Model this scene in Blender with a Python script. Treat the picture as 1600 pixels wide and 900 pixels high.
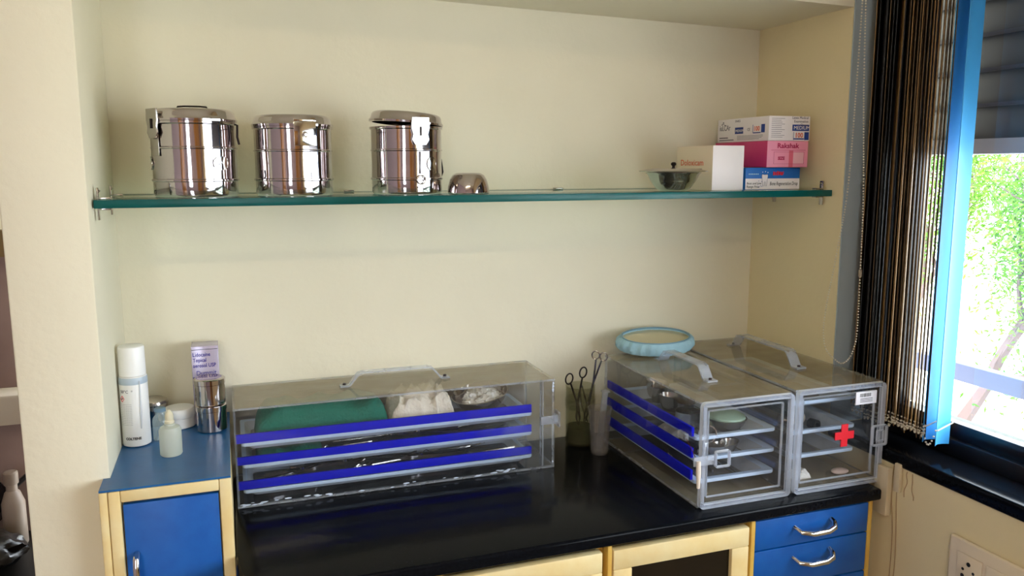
import bpy, bmesh, math, random
from mathutils import Vector, Matrix, noise as mnoise

S = bpy.context.scene
for o in list(bpy.data.objects): bpy.data.objects.remove(o)
COL = S.collection
R = math.radians

# ---------------------------------------------------------------- camera
YAW, PIT, ROL = 0.3375, -0.1507, -0.0014
fw = Vector((math.sin(YAW)*math.cos(PIT), math.cos(YAW)*math.cos(PIT), math.sin(PIT)))
r0 = Vector((math.cos(YAW), -math.sin(YAW), 0)); u0 = r0.cross(fw)
rr = r0*math.cos(ROL)+u0*math.sin(ROL); uu = -r0*math.sin(ROL)+u0*math.cos(ROL)
cd = bpy.data.cameras.new('camera'); cam = bpy.data.objects.new('camera', cd); COL.objects.link(cam)
M = Matrix((( rr.x, uu.x, -fw.x, 0.2258), (rr.y, uu.y, -fw.y, -1.8986), (rr.z, uu.z, -fw.z, 1.5609), (0,0,0,1)))
cam.matrix_world = M
cd.sensor_width = 36; cd.lens = 1259.52/1600*36; cd.clip_start = 0.02
S.camera = cam
# ---------------------------------------------------------------- light
W = bpy.data.worlds.new('sky'); S.world = W; W.use_nodes = True
bg = W.node_tree.nodes['Background']; bg.inputs[0].default_value = (0.86, 0.93, 1.0, 1); bg.inputs[1].default_value = 5.0
sd = bpy.data.lights.new('sun', 'SUN'); sd.energy = 2.5; sd.angle = R(1.5); sd.color = (1, .96, .88)
sun = bpy.data.objects.new('sun', sd); COL.objects.link(sun); sun.rotation_euler = (R(25), R(-38), 0)
def portal(name, loc, rot, sx, sy):
    d = bpy.data.lights.new(name, 'AREA'); d.shape = 'RECTANGLE'; d.size = sx; d.size_y = sy; d.cycles.is_portal = True
    o = bpy.data.objects.new(name, d); COL.objects.link(o); o.location = loc; o.rotation_euler = rot
portal('window_portal', (1.80, -1.75, 1.47), (0, R(90), 0), 1.1, 2.9)       # right window
portal('window_portal', (-0.8, -4.02, 1.6), (R(-90), 0, 0), .62, 1.3)      # window in the wall behind the camera
S.view_settings.view_transform = 'Standard'; S.view_settings.look = 'None'
S.view_settings.gamma = 1; S.view_settings.use_curve_mapping = False
S.view_settings.exposure = 1.15

# ---------------------------------------------------------------- materials
def lin(c):
    f = lambda v: v/12.92 if v <= .04045 else ((v+.055)/1.055)**2.4
    return tuple(f(v) for v in c[:3])+(1,)
def mat(name, col, rough=.5, metal=0, bump=0, bscale=60, spec=.5, var=0, vscale=8, col2=None, coat=0, trans=0, alpha=1, sub=0, stretch=None, emit=0):
    m = bpy.data.materials.new(name); m.use_nodes = True
    nt = m.node_tree; b = nt.nodes['Principled BSDF']
    b.inputs['Base Color'].default_value = lin(col); b.inputs['Roughness'].default_value = rough
    b.inputs['Metallic'].default_value = metal; b.inputs['Specular IOR Level'].default_value = spec
    b.inputs['Coat Weight'].default_value = coat; b.inputs['Transmission Weight'].default_value = trans
    b.inputs['Alpha'].default_value = alpha
    if emit: b.inputs['Emission Color'].default_value = lin(col); b.inputs['Emission Strength'].default_value = emit
    tc = nt.nodes.new('ShaderNodeTexCoord'); mp = nt.nodes.new('ShaderNodeMapping')
    nt.links.new(tc.outputs['Object'], mp.inputs[0])
    if stretch: mp.inputs['Scale'].default_value = stretch
    if col2 is None and var: col2 = tuple(max(0, c-var) for c in col)
    if col2 is not None:
        n = nt.nodes.new('ShaderNodeTexNoise'); n.inputs['Scale'].default_value = vscale; n.inputs['Detail'].default_value = 5
        cr = nt.nodes.new('ShaderNodeValToRGB'); cr.color_ramp.elements[0].position = .35; cr.color_ramp.elements[1].position = .65
        cr.color_ramp.elements[0].color = lin(col); cr.color_ramp.elements[1].color = lin(col2)
        nt.links.new(mp.outputs[0], n.inputs['Vector']); nt.links.new(n.outputs['Fac'], cr.inputs[0]); nt.links.new(cr.outputs[0], b.inputs['Base Color'])
    if bump:
        n2 = nt.nodes.new('ShaderNodeTexNoise'); n2.inputs['Scale'].default_value = bscale; n2.inputs['Detail'].default_value = 4
        bp = nt.nodes.new('ShaderNodeBump'); bp.inputs['Strength'].default_value = bump; bp.inputs['Distance'].default_value = .01
        nt.links.new(mp.outputs[0], n2.inputs['Vector']); nt.links.new(n2.outputs['Fac'], bp.inputs['Height']); nt.links.new(bp.outputs[0], b.inputs['Normal'])
    return m
def clear(name, tint, haze=.05, hcol=(.85,.88,.92), rough=.03, hscale=30, streak=None, ior=1.49):
    """clear sheet: transparent + fresnel reflection + diffuse haze (dust, scratches, painted sheen on box tops)"""
    m = bpy.data.materials.new(name); m.use_nodes = True; nt = m.node_tree; N = nt.nodes; L = nt.links
    N.remove(N['Principled BSDF']); out = N['Material Output']
    tr = N.new('ShaderNodeBsdfTransparent'); tr.inputs[0].default_value = tint+(1,)
    gl = N.new('ShaderNodeBsdfGlossy'); gl.inputs['Roughness'].default_value = rough; gl.inputs[0].default_value = (1,1,1,1)
    df = N.new('ShaderNodeBsdfDiffuse'); df.inputs[0].default_value = lin(hcol)
    fr = N.new('ShaderNodeFresnel'); fr.inputs[0].default_value = ior
    ge = N.new('ShaderNodeNewGeometry'); sb = N.new('ShaderNodeMath'); sb.operation = 'SUBTRACT'; sb.inputs[0].default_value = 1
    L.new(ge.outputs['Backfacing'], sb.inputs[1])
    mu = N.new('ShaderNodeMath'); mu.operation = 'MULTIPLY'; L.new(fr.outputs[0], mu.inputs[0]); L.new(sb.outputs[0], mu.inputs[1])
    mx = N.new('ShaderNodeMixShader'); L.new(mu.outputs[0], mx.inputs[0]); L.new(tr.outputs[0], mx.inputs[1]); L.new(gl.outputs[0], mx.inputs[2])
    tc = N.new('ShaderNodeTexCoord'); mp = N.new('ShaderNodeMapping'); L.new(tc.outputs['Object'], mp.inputs[0])
    if streak: mp.inputs['Scale'].default_value = streak
    n = N.new('ShaderNodeTexNoise'); n.inputs['Scale'].default_value = hscale; n.inputs['Detail'].default_value = 6; L.new(mp.outputs[0], n.inputs['Vector'])
    mr = N.new('ShaderNodeMapRange'); mr.inputs[1].default_value = .3; mr.inputs[2].default_value = .75
    mr.inputs[3].default_value = haze*.7; mr.inputs[4].default_value = haze*1.4; L.new(n.outputs['Fac'], mr.inputs[0])
    m2 = N.new('ShaderNodeMixShader'); L.new(mr.outputs[0], m2.inputs[0]); L.new(mx.outputs[0], m2.inputs[1]); L.new(df.outputs[0], m2.inputs[2])
    L.new(m2.outputs[0], out.inputs[0]); return m

m_roomwall = mat('mauve_wall_paint', (.66,.60,.63), .6, var=.02, vscale=3, spec=.3)
m_wall = mat('wall_paint', (.93,.905,.815), .6, var=.02, vscale=3, bump=.12, bscale=45, spec=.3)
m_ceil = mat('ceiling_paint', (.91,.885,.80), .75, bump=.06, bscale=40)
m_mauve = mat('niche_plaster', (.50,.41,.39), .7, var=.06, vscale=6)
m_floor = mat('floor_tile', (.62,.58,.52), .3, var=.06, vscale=3)
m_blue = mat('blue_laminate', (.03,.36,.70), .38, var=.03, vscale=30, bump=.02, bscale=200)
m_bluetop = mat('blue_laminate_top', (.10,.38,.62), .33, var=.03, vscale=20, bump=.02, bscale=200)
m_cream = mat('cream_enamel', (.93,.87,.68), .4, col2=(.90,.79,.54), vscale=9, bump=.1, bscale=30)
m_yell = mat('yellowed_enamel', (.86,.72,.34), .45, col2=(.80,.62,.26), vscale=14)
m_granite = mat('black_granite', (.035,.04,.055), .12, col2=(.06,.07,.09), vscale=180, bump=.015, bscale=300, spec=.08)
m_darkglass = mat('dark_glass', (.05,.035,.035), .08, spec=.6)
m_steel = mat('polished_steel', (.76,.73,.73), .08, 1, bump=.045, bscale=12)
m_steel2 = mat('worn_steel', (.74,.72,.70), .22, 1, bump=.12, bscale=60)
m_chrome = mat('chrome', (.86,.85,.84), .08, 1)
m_darksteel = mat('blackened_steel', (.16,.13,.13), .35, .8)
m_acr = clear('clear_acrylic', (.965,.972,.98), .012, streak=(1,1,1))
m_acrtop = clear('dust_sheen_acrylic', (.90,.90,.89), .24, (.78,.72,.60), .07, 10, streak=(1,4,1))  # dust plus the wall's beige reflection painted into the haze colour
m_acredge = clear('acrylic_cut_edge', (.84,.86,.90), .24, (.92,.95,1.0), .12, 14)
m_acrrim = clear('polished_acrylic_rim', (.80,.84,.90), .60, (.95,.97,1.0), .1, 4)
m_acrframe = clear('acrylic_frame_face', (.90,.92,.95), .17, (.90,.93,1.0), .08, 6)
m_glass = clear('window_glass', (.97,.98,.98), .0)
m_shelfglass = clear('shelf_glass', (.80,.92,.86), .04, (.75,.80,.72), .02, 8, ior=1.52)
m_shelfedge = mat('green_glass_edge', (.0,.30,.28), .3, col2=(.01,.36,.36), vscale=4, spec=.25)
m_rail = mat('blue_rail', (.0,.03,.78), .5, spec=.08)
m_railclear = clear('blue_tinted_rail', (.60,.72,.90), .25, (.45,.62,.92), .1, 20)
m_tray = clear('milky_tray_plastic', (.80,.84,.90), .62, (.90,.94,1.0), .15, 12)
m_trayrim = mat('tray_rim', (.80,.88,.98), .35)
m_trayfloor = clear('clear_tray_floor', (.86,.88,.90), .16, (.85,.88,.92), .08, 20)
m_green = mat('green_cloth', (.02,.44,.36), .85, bump=.3, bscale=160)
m_gauze = mat('cream_gauze', (.95,.91,.84), .9, bump=.5, bscale=150)
m_cotton = mat('cotton_wool', (.98,.97,.95), .95, bump=.6, bscale=120)
m_white = mat('white_card', (.95,.93,.94), .55)
m_offwhite = mat('off_white_card', (.93,.87,.78), .55)
m_wplas = mat('white_plastic', (.95,.95,.95), .3)
m_pinkside = mat('magenta_card', (.86,.25,.50), .45, col2=(.80,.22,.46), vscale=8)
m_pink = mat('pink_card', (.96,.62,.74), .5)
m_bluecard = mat('blue_card', (.0,.42,.78), .45)
m_navy = mat('navy_ink', (.03,.22,.56), .5)
m_ink = mat('grey_ink', (.35,.33,.42), .6)
m_black = mat('black_ink', (.06,.06,.08), .5)
m_orange = mat('orange_ink', (.88,.32,.08), .5)
m_red = mat('red_ink', (.86,.08,.16), .45)
m_magink = mat('magenta_ink', (.72,.05,.32), .5)
m_lilac = mat('lilac_foil_card', (.74,.71,.80), .25, .25, bump=.05, bscale=20)
m_lidink = mat('indigo_ink', (.16,.13,.55), .5)
m_bglass = clear('bottle_glass', (.90,.95,.95), .10, (.92,.96,.97), .05, 40)
m_frost = mat('frosted_plastic', (.88,.90,.84), .3, trans=.3, alpha=.7)
m_jar = clear('jar_glass', (.93,.94,.88), .08, (.72,.70,.55), .05, 20)
m_jargreen = clear('green_fluid', (.25,.40,.22), .35, (.10,.20,.06), .05, 20)
m_tumb = clear('thin_plastic', (.88,.88,.88), .15, (.78,.76,.74), .12, 50)
m_aqua = mat('pale_blue_cover', (.62,.78,.84), .7, bump=.4, bscale=60)
m_mirror = mat('pale_plate', (.82,.79,.66), .15, .3)
m_frameblk = mat('black_window_frame', (.05,.055,.075), .3)
m_shutter = mat('black_shutter', (.10,.10,.14), .5)
m_slatblue = mat('sky_blue_slat', (.26,.64,.90), .6)
m_slatbrown = mat('brown_slat', (.30,.22,.13), .55, col2=(.42,.32,.18), vscale=20)
m_slatdark = mat('charcoal_slat', (.09,.09,.11), .55)
m_slatgold = mat('tan_slat', (.58,.44,.24), .5)
m_bead = mat('bead_chain', (.90,.87,.80), .3, .2)
m_pvc = mat('aged_pvc', (.84,.78,.66), .45)
m_socket = mat('socket_plastic', (.93,.87,.77), .35)
m_wood = mat('orange_wood', (.66,.46,.20), .4, col2=(.52,.33,.12), vscale=6, stretch=(1,1,.12))
m_cord = mat('thin_cord', (.70,.58,.42), .7)
m_leaf = mat('leaf', (.22,.40,.10), .6, col2=(.40,.55,.18), vscale=2, spec=.15)
m_bark = mat('bark', (.34,.28,.27), .8)
m_ground = mat('pale_ground', (.85,.84,.80), .9)
m_ext = mat('pale_render', (.60,.60,.64), .8)
m_rail2 = mat('blue_grey_rail', (.16,.20,.34), .5)
m_rust = mat('rust', (.42,.26,.14), .8)
m_paper = mat('sticker', (.93,.93,.96), .5)

# ---------------------------------------------------------------- helpers
def tag(o, label=None, cat=None, group=None, kind=None):
    if label: o['label'] = label
    if cat: o['category'] = cat
    if group: o['group'] = group
    if kind: o['kind'] = kind
    return o
def empty(name, loc, label, cat, group=None, rz=0):
    o = bpy.data.objects.new(name, None); o.empty_display_size = .02; COL.objects.link(o)
    o.location = loc; o.rotation_euler = (0, 0, rz); return tag(o, label, cat, group)
class MB:
    def __init__(s): s.bm = bmesh.new()
    def _mi(s, faces, mi, smooth):
        for f in faces: f.material_index = mi; f.smooth = smooth
    def box(s, x0, x1, y0, y1, z0, z1, mi=0, bev=0, seg=2, edge=None):
        """edge='x'/'y'/'z': thin axis of a sheet, whose rim faces get material mi+1"""
        g = bmesh.ops.create_cube(s.bm, size=1); vs = g['verts']
        for v in vs: v.co = Vector(((x0+x1)/2+v.co.x*(x1-x0), (y0+y1)/2+v.co.y*(y1-y0), (z0+z1)/2+v.co.z*(z1-z0)))
        fs = list({f for v in vs for f in v.link_faces}); s._mi(fs, mi, False)
        if edge:
            i = 'xyz'.index(edge)
            for f in fs:
                f.normal_update()
                if abs(f.normal[i]) < .5: f.material_index = mi+1
        if bev:
            es = list({e for v in vs for e in v.link_edges})
            r = bmesh.ops.bevel(s.bm, geom=es, offset=bev, segments=seg, affect='EDGES', profile=.5)
            for f in r['faces']: f.material_index = mi+(1 if edge else 0); f.smooth = True
        return s
    def lathe(s, prof, c=(0,0,0), n=48, mi=0, T=None, smooth=True, wob=None):
        rings = []
        for (r, z) in prof:
            if r < 1e-6: rings.append([s.bm.verts.new((0,0,z))])
            else: rings.append([s.bm.verts.new((r*math.cos(2*math.pi*k/n), r*math.sin(2*math.pi*k/n), z)) for k in range(n)])
        fs = []
        for a, b in zip(rings, rings[1:]):
            for k in range(n):
                k2 = (k+1) % n
                if len(a) == 1 and len(b) == 1: continue
                if len(a) == 1: fs.append(s.bm.faces.new((a[0], b[k2], b[k])))
                elif len(b) == 1: fs.append(s.bm.faces.new((a[k], a[k2], b[0])))
                else: fs.append(s.bm.faces.new((a[k], a[k2], b[k2], b[k])))
        s._mi(fs, mi, smooth)
        for rg in rings:
            for v in rg:
                if wob: v.co = wob(v.co)
                if T: v.co = T @ v.co
                v.co += Vector(c)
        return s
    def loft(s, rings, mi=0, smooth=True, cap=True):
        """rings: lists of equal-length points"""
        rs = [[s.bm.verts.new(p) for p in r] for r in rings]; fs = []; n = len(rs[0])
        for a, b in zip(rs, rs[1:]):
            for k in range(n): fs.append(s.bm.faces.new((a[k], a[(k+1) % n], b[(k+1) % n], b[k])))
        s._mi(fs, mi, smooth)
        if cap:
            c = [s.bm.faces.new(list(reversed(rs[0]))), s.bm.faces.new(rs[-1])]; s._mi(c, mi, False)
        return s
    def tube(s, pts, r, n=8, mi=0, closed=False):
        P = [Vector(p) for p in pts]; m = len(P); rings = []; up = None
        rad = r if hasattr(r, '__len__') else [r]*m
        for i in range(m):
            if closed: t = (P[(i+1) % m]-P[i-1]).normalized()
            else: t = (P[min(i+1, m-1)]-P[max(i-1, 0)]).normalized()
            if up is None:
                up = Vector((0,0,1)) if abs(t.z) < .9 else Vector((1,0,0))
            a = t.cross(up)
            if a.length < 1e-4: a = t.orthogonal()
            a.normalize(); b = a.cross(t).normalized(); up = b
            rings.append([P[i]+a*rad[i]*math.cos(2*math.pi*k/n)+b*rad[i]*math.sin(2*math.pi*k/n) for k in range(n)])
        if closed: rings.append(rings[0])
        return s.loft(rings, mi, True, not closed)
    def strap(s, pts, width, th, axis, mi=0):
        """flat strip along pts; width along `axis`"""
        P = [Vector(p) for p in pts]; A = Vector(axis).normalized(); rings = []; m = len(P)
        for i in range(m):
            t = (P[min(i+1, m-1)]-P[max(i-1, 0)]).normalized(); nn = t.cross(A).normalized()
            rings.append([P[i]+A*width/2*a+nn*th/2*b for a, b in ((-1,-1),(1,-1),(1,1),(-1,1))])
        return s.loft(rings, mi, False)
    def ball(s, c, r, sub=2, mi=0, sc=(1,1,1), amp=0, freq=30, seed=0):
        g = bmesh.ops.create_icosphere(s.bm, subdivisions=sub, radius=1)
        for v in g['verts']:
            d = v.co.normalized(); k = 1+amp*mnoise.noise(d*freq*.1+Vector((seed*7.1, seed, 0)))
            v.co = Vector(c)+Vector((d.x*sc[0], d.y*sc[1], d.z*sc[2]))*r*k
        s._mi({f for v in g['verts'] for f in v.link_faces}, mi, True); return s
    def build(s, name, mats, parent=None, label=None, loc=None, rot=None):
        me = bpy.data.meshes.new(name); bmesh.ops.recalc_face_normals(s.bm, faces=s.bm.faces); s.bm.to_mesh(me); s.bm.free(); me.set_sharp_from_angle(angle=R(38))
        for m in (mats if isinstance(mats, (list, tuple)) else [mats]): me.materials.append(m)
        o = bpy.data.objects.new(name, me); COL.objects.link(o)
        if parent: o.parent = parent
        if label: o['label'] = label
        if loc is not None: o.location = loc
        if rot is not None: o.rotation_euler = rot
        return o
def rring(hx, hy, r, z, n=5, cx=0, cy=0):
    r = min(r, hx*.999, hy*.999); out = []
    for (sx, sy, a0) in ((1,1,0),(-1,1,90),(-1,-1,180),(1,-1,270)):
        for k in range(n+1):
            a = R(a0+90*k/n); out.append((cx+sx*(hx-r)+r*math.cos(a), cy+sy*(hy-r)+r*math.sin(a), z))
    return out
def copy_tree(o, parent=None):
    c = o.copy(); COL.objects.link(c)
    if parent: c.parent = parent
    for ch in [k for k in bpy.data.objects if k.parent == o]: copy_tree(ch, c)
    return c
def text(name, s, size, loc, rot, m, parent, align='LEFT', wrap=None, bold=0, sx=1, shear=0):
    cu = bpy.data.curves.new(name, 'FONT'); cu.body = s; cu.size = size; cu.align_x = align; cu.extrude = .00012; cu.offset = bold; cu.shear = shear
    cu.resolution_u = 2
    t = bpy.data.objects.new(name, cu); COL.objects.link(t); bpy.context.view_layer.update()
    me = bpy.data.meshes.new_from_object(t.evaluated_get(bpy.context.evaluated_depsgraph_get())); bpy.data.objects.remove(t)
    me.name = name; me.materials.clear(); me.materials.append(m)
    for v in me.vertices:
        v.co.x *= sx
        if wrap:   # wrap = (radius, angle of text centre); text stands upright on a cylinder about z
            a = wrap[1]+v.co.x/wrap[0]; rd = wrap[0]+v.co.z+.0003
            v.co = Vector((rd*math.cos(a), rd*math.sin(a), v.co.y))
    o = bpy.data.objects.new(name, me); COL.objects.link(o); o.location = loc
    o.rotation_euler = (0,0,0) if wrap else rot
    if parent: o.parent = parent
    return o
RF = (R(90), 0, 0); RL = (R(90), 0, R(-90))       # writing on a face towards -y / towards -x
def arc(c, r, a0, a1, n, plane='xz'):
    o = []
    for k in range(n+1):
        a = R(a0+(a1-a0)*k/n); p = [c[0], c[1], c[2]]
        p['xyz'.index(plane[0])] += r*math.cos(a); p['xyz'.index(plane[1])] += r*math.sin(a); o.append(tuple(p))
    return o
def struct(name, b, m): return tag(b.build(name, m), kind='structure')

# ================================================================ setting
XW = 1.60; D = .347; HC = 1.924; ROOMH = 2.75; YB = -4.0; XL = -1.5
struct('floor', MB().box(XL-.1, XW+.2, YB-.1, .5, -.06, 0), m_floor)
struct('ceiling', MB().box(XL-.1, XW+.2, YB-.1, .5, ROOMH, ROOMH+.1), m_ceil)
struct('wall_back', MB().box(-.12, XW+.12, 0, .12, 0, ROOMH), m_wall)
struct('trim_1', MB().loft([[(x,-.0005,z) for x,z in ((0,HC+.032),(XW,HC-.005),(XW,ROOMH-.001),(0,ROOMH-.001))],[(x,-D,z) for x,z in ((0,HC+.032),(XW,HC-.005),(XW,ROOMH-.001),(0,ROOMH-.001))]], smooth=False), m_ceil)                # lowered slab over the recess
struct('wall_pillar', MB().box(-.133, 0, -D, -.0005, 0, ROOMH-.001, bev=.004), m_wall)
wr = MB().box(XW, XW+.12, -D, .0, 0, ROOMH-.001).box(XW, XW+.10, YB, -D-.0005, 0, .90).box(XW, XW+.10, YB, -D-.0005, 2.02, ROOMH-.001).box(XW, XW+.10, YB, -3.2, .9005, 2.0195)
struct('wall_right', wr, mat('wall_paint_warm_lit', (.93,.87,.71), .6, var=.02, vscale=3, bump=.12, bscale=45, spec=.3))  # same paint as the other walls, with warm light put into its colour
struct('wall_left', MB().box(XL-.1, XL, YB, .5, 0, ROOMH-.001), m_roomwall)
wb = MB().box(XL, XW, YB-.12, YB, 0, .95).box(XL, XW, YB-.12, YB, 2.25, ROOMH-.001).box(XL, -1.1, YB-.12, YB, .9505, 2.2495).box(-.5, XW, YB-.12, YB, .9505, 2.2495)
struct('wall_behind', wb, m_roomwall)
# niche left of the pillar
struct('wall_niche', MB().box(XL, -.1335, .2, .32, 0, 1.06).box(XL, -.1335, .2, .32, 1.06, 1.36), m_mauve)
struct('wall_niche_upper', MB().box(XL, -.1335, .2, .32, 1.42, ROOMH-.001), m_wall)
struct('trim_2', MB().box(XL, -.1335, .17, .32, 1.3605, 1.4195), mat('brown_rail', (.42,.33,.16), .6))
struct('trim_3', MB().box(XL, -.1335, .12, .1995, .985, 1.055, bev=.006), mat('niche_ledge', (.74,.70,.64), .6))
# window in the right wall: granite sill, black sliding frame, panes
struct('window_1_sill', MB().box(XW-.006, XW+.10, -3.2, -D-.001, .9005, .932, bev=.006, seg=3), m_granite)
struct('trim_8', MB().box(XW+.001, XW+.0995, -D-.004, -D-.0005, .933, 2.0195), mat('grey_reveal', (.66,.72,.76), .5))
fx0, fx1 = 1.70, 1.765
fr = MB().box(fx0, fx1, -3.2, -D, .9005, .965, bev=.002).box(fx0+.012, fx1-.01, -3.2, -D, .965, 1.0, bev=.002).box(fx0, fx1, -3.2, -D, 1.95, 2.02)
for y in (-D-.02, -D-.075, -1.55, -3.18): fr.box(fx0+(.0 if y > -.38 else .012), fx1-.003, y-.022, y+.022, 1.0, 1.95, bev=.002)
struct('window_1', fr, m_frameblk)
struct('window_1_pane', MB().box(1.735, 1.739, -3.15, -D-.03, 1.0, 1.95), m_glass)
# window behind the camera
fb = MB()
for x in (-1.08, -.52): fb.box(x-.02, x+.02, YB-.09, YB-.04, .95, 2.25)
for z in (.97, 2.23): fb.box(-1.1, -.5, YB-.088, YB-.042, z-.02, z+.02)
struct('window_2', fb, m_frameblk)
# wooden door in the wall behind the camera
dr = MB().box(.42, 1.3, YB+.001, YB+.04, 0, 2.1, bev=.004)
for z0, z1 in ((.15,.95),(1.1,1.95)): dr.box(.55, 1.17, YB+.04, YB+.052, z0, z1, bev=.005)
struct('door_1', dr, m_wood)
struct('door_2', MB().box(XL+.001, XL+.04, -3.4, -2.5, 0, 2.1, bev=.004).box(XL+.04, XL+.052, -3.25, -2.65, .2, 1.9, bev=.005), m_wood)

# warm fill added behind the camera, shaped as a ceiling tube
t = empty('added_fill_tube', (-.2, -3.0, ROOMH-.06), 'long unseen tube added on the ceiling behind the camera for warm fill', 'fill light')
MB().box(-.62,.62,-.03,.03,.02,.059, bev=.004).build('housing', m_wplas, t)
MB().tube([(-.59,0,0),(.59,0,0)], .013, 12).build('tube', mat('fill_tube', (1,.86,.62), .5, emit=9), t)
ld = bpy.data.lights.new('fill_glow', 'AREA'); ld.shape = 'RECTANGLE'; ld.size = 1.15; ld.size_y = .05; ld.energy = 9; ld.color = (1,.84,.60)
lo = bpy.data.objects.new('fill_glow', ld); COL.objects.link(lo); lo.parent = t; lo.location = (0,0,-.018)
# outdoors
struct('ground', MB().box(1.9, 60, -40, 40, -3.1, -3.0), m_ground)
struct('trim_4', MB().box(1.80, 1.90, -3.2, -.2, 1.585, 1.618), m_ext)     # pale edge under the shutter

sh = empty('roller_shutter', (1.83, -1.7, 1.618), 'black ribbed shutter lowered over the top of the window outside', 'shutter')
sl = MB(); z = 0
while z < .45:
    sl.box(-.008, .008, .05, 1.33, z, z+.074, bev=.002); z += .076
sl.build('curtain', m_shutter, sh)
rb = MB(); z = .07
while z < .43: rb.box(-.014, -.0085, .05, 1.33, z, z+.008); z += .076
rb.build('rib', mat('rib_grey', (.24,.24,.30), .5), sh)

rl = empty('balcony_railing', (2.35, -1.2, 0), 'blue-grey metal railing outside the window in front of the trees', 'railing')
a = MB(); a.box(-.02, .02, -1.6, 1.5, .90, .955, bev=.004); a.build('top_rail', m_rail2, rl)
a = MB(); a.box(-.015, .015, -1.6, 1.5, .68, .72, bev=.004); a.build('lower_rail', m_rail2, rl)
for y in (-1.5, -.5, 1.4): MB().box(-.015, .015, y-.015, y+.015, -.2, .9).build('post', m_rail2, rl)
struct('trim_5', MB().box(1.95, 2.45, -3.0, .4, -.5, -.2), m_ext)

def tree(name, loc, n, seed, spread, label):
    rd = random.Random(seed); t = empty(name, loc, label, 'tree', 'trees outside the window')
    br = MB(); tips = []
    def grow(p, d, r, lv):
        L = rd.uniform(.5, .9)*(1.35 if lv == 0 else .85**lv); pts = [p]; q = p.copy()
        for k in range(5):
            d = (d+Vector((rd.uniform(-.2,.2), rd.uniform(-.2,.2), rd.uniform(-.12,.2)))).normalized(); q = q+d*L/5; pts.append(q.copy())
            if lv >= 1: tips.append(q.copy())
        br.tube(pts, [r*(1-.09*k) for k in range(6)], 5)
        if lv < 4:
            for k in range(3 if lv < 3 else 2):
                nd = (d+Vector((rd.uniform(-.9,.9), rd.uniform(-.9,.9), rd.uniform(-.5,.6)))*spread).normalized(); grow(q, nd, r*.58, lv+1)
    grow(Vector((0,0,0)), Vector((0,0,1)), .075, 0)
    br.build('trunk', m_bark, t)
    lf = bmesh.new()
    for i in range(n):
        c = rd.choice(tips)+Vector((rd.gauss(0,.16), rd.gauss(0,.16), rd.gauss(0,.16)))
        ax = Vector((rd.gauss(0,1), rd.gauss(0,1), rd.gauss(0,.6)-.5)).normalized(); b = ax.orthogonal().normalized()
        b = (Matrix.Rotation(rd.uniform(0,6.28), 3, ax) @ b); s = rd.uniform(.03,.075)
        v = [lf.verts.new(c+ax*s*k0+b*s*k1) for k0, k1 in ((0,0),(.45,.14),(1,0),(.45,-.14))]
        lf.faces.new(v)
    me = bpy.data.meshes.new('foliage'); lf.to_mesh(me); lf.free(); me.materials.append(m_leaf)
    o = bpy.data.objects.new('foliage', me); COL.objects.link(o); o.parent = t
    return t
tree('tree', (5.2, 2.5, -.75), 18000, 3, .9, 'nearer leafy tree with thin pale branches outside the window')
tree('tree', (7.2, 4.9, -.7), 14000, 8, .9, 'leafy tree farther left outside, seen past the blue slats')
tree('tree', (9.8, 3.4, -.9), 12000, 12, 1.0, 'pale washed-out tree behind the other trees outside')

# ================================================================ glass shelf
sf = empty('glass_shelf', (.8, -.16, 1.487), 'long clear glass shelf with dark green front edge across the recess', 'shelf')
MB().box(-.797, .798, -.1536, .158, 0, .015, edge='z', bev=.0008).build('glass_panel', [m_shelfglass, m_shelfedge], sf)
def clip(x, y, side):
    b = MB()
    b.box(x-.011, x+.011, y-.008, y+.008, .0155, .019, bev=.001).box(x-.011, x+.011, y-.008, y+.008, -.004, -.0005, bev=.001)
    if side: b.box(x-.0015+side*.011, x+.0015+side*.011, y-.006, y+.006, -.022, .036, bev=.001); b.ball((x+side*.009, y, .03), .003, 1)
    b.build('shelf_clip', m_steel2, sf)
clip(-.782, -.125, -1); clip(-.782, .05, -1); clip(.784, -.12, 1); clip(.784, .06, 1)
clip(-.31, .146, 0); clip(.21, .146, 0); clip(.62, .146, 0)

# ================================================================ steel drums
def drum(x, y, rz, R0, H, label, tilt=0, latch='square'):
    t = empty('steel_drum', (x, y, 1.5025), label, 'drum', 'steel dressing drums on the glass shelf', rz)
    hb = H*.845; r = R0-.004
    P = [(0,0),(r-.004,0),(r-.001,.002),(r,.005),(r,.0285),(r+.0025,.030),(r+.0025,.033),(r,.0345),(r-.0005,hb*.45),(r,hb*.635),(r+.0018,hb*.645),(r+.0018,hb*.66),(r,hb*.67),(r,hb-.006),(r+.003,hb-.004),(r+.003,hb)]
    rnd = random.Random(int(x*100))
    def wob(v):
        a = math.atan2(v.y, v.x); k = 1+.006*mnoise.noise(Vector((math.cos(a)*2, math.sin(a)*2, v.z*25+x*9)))
        return Vector((v.x*k, v.y*k, v.z))
    MB().lathe(P+[(r-.002,hb),(r-.002,.004),(0,.004)], n=96, wob=wob).build('body', m_steel, t)
    lid = MB().lathe([(r-.0025,0),(r+.004,0),(r+.0045,.004),(r+.002,.007),(r+.0005,.010),(r-.0005,hb*.115),(r-.003,hb*.145),(r-.008,hb*.162),(r-.014,hb*.167),(0,hb*.172)], n=96, wob=wob)
    lo = lid.build('lid', m_steel, t, loc=(0,0,hb+.0005+R0*math.sin(tilt)), rot=(0,tilt,0))
    # small carrying ring on the first lid
    if R0 < .081: return t, r, hb, lo
    hz = hb*.170
    MB().tube([(-.028,0,0),(-.026,0,.004),(-.015,0,.005),(.015,0,.005),(.026,0,.004),(.028,0,0)], .0018, 6).build('lid_handle', m_darksteel, lo, loc=(0,0,hz+.001))
    return t, r, hb, lo
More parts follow.
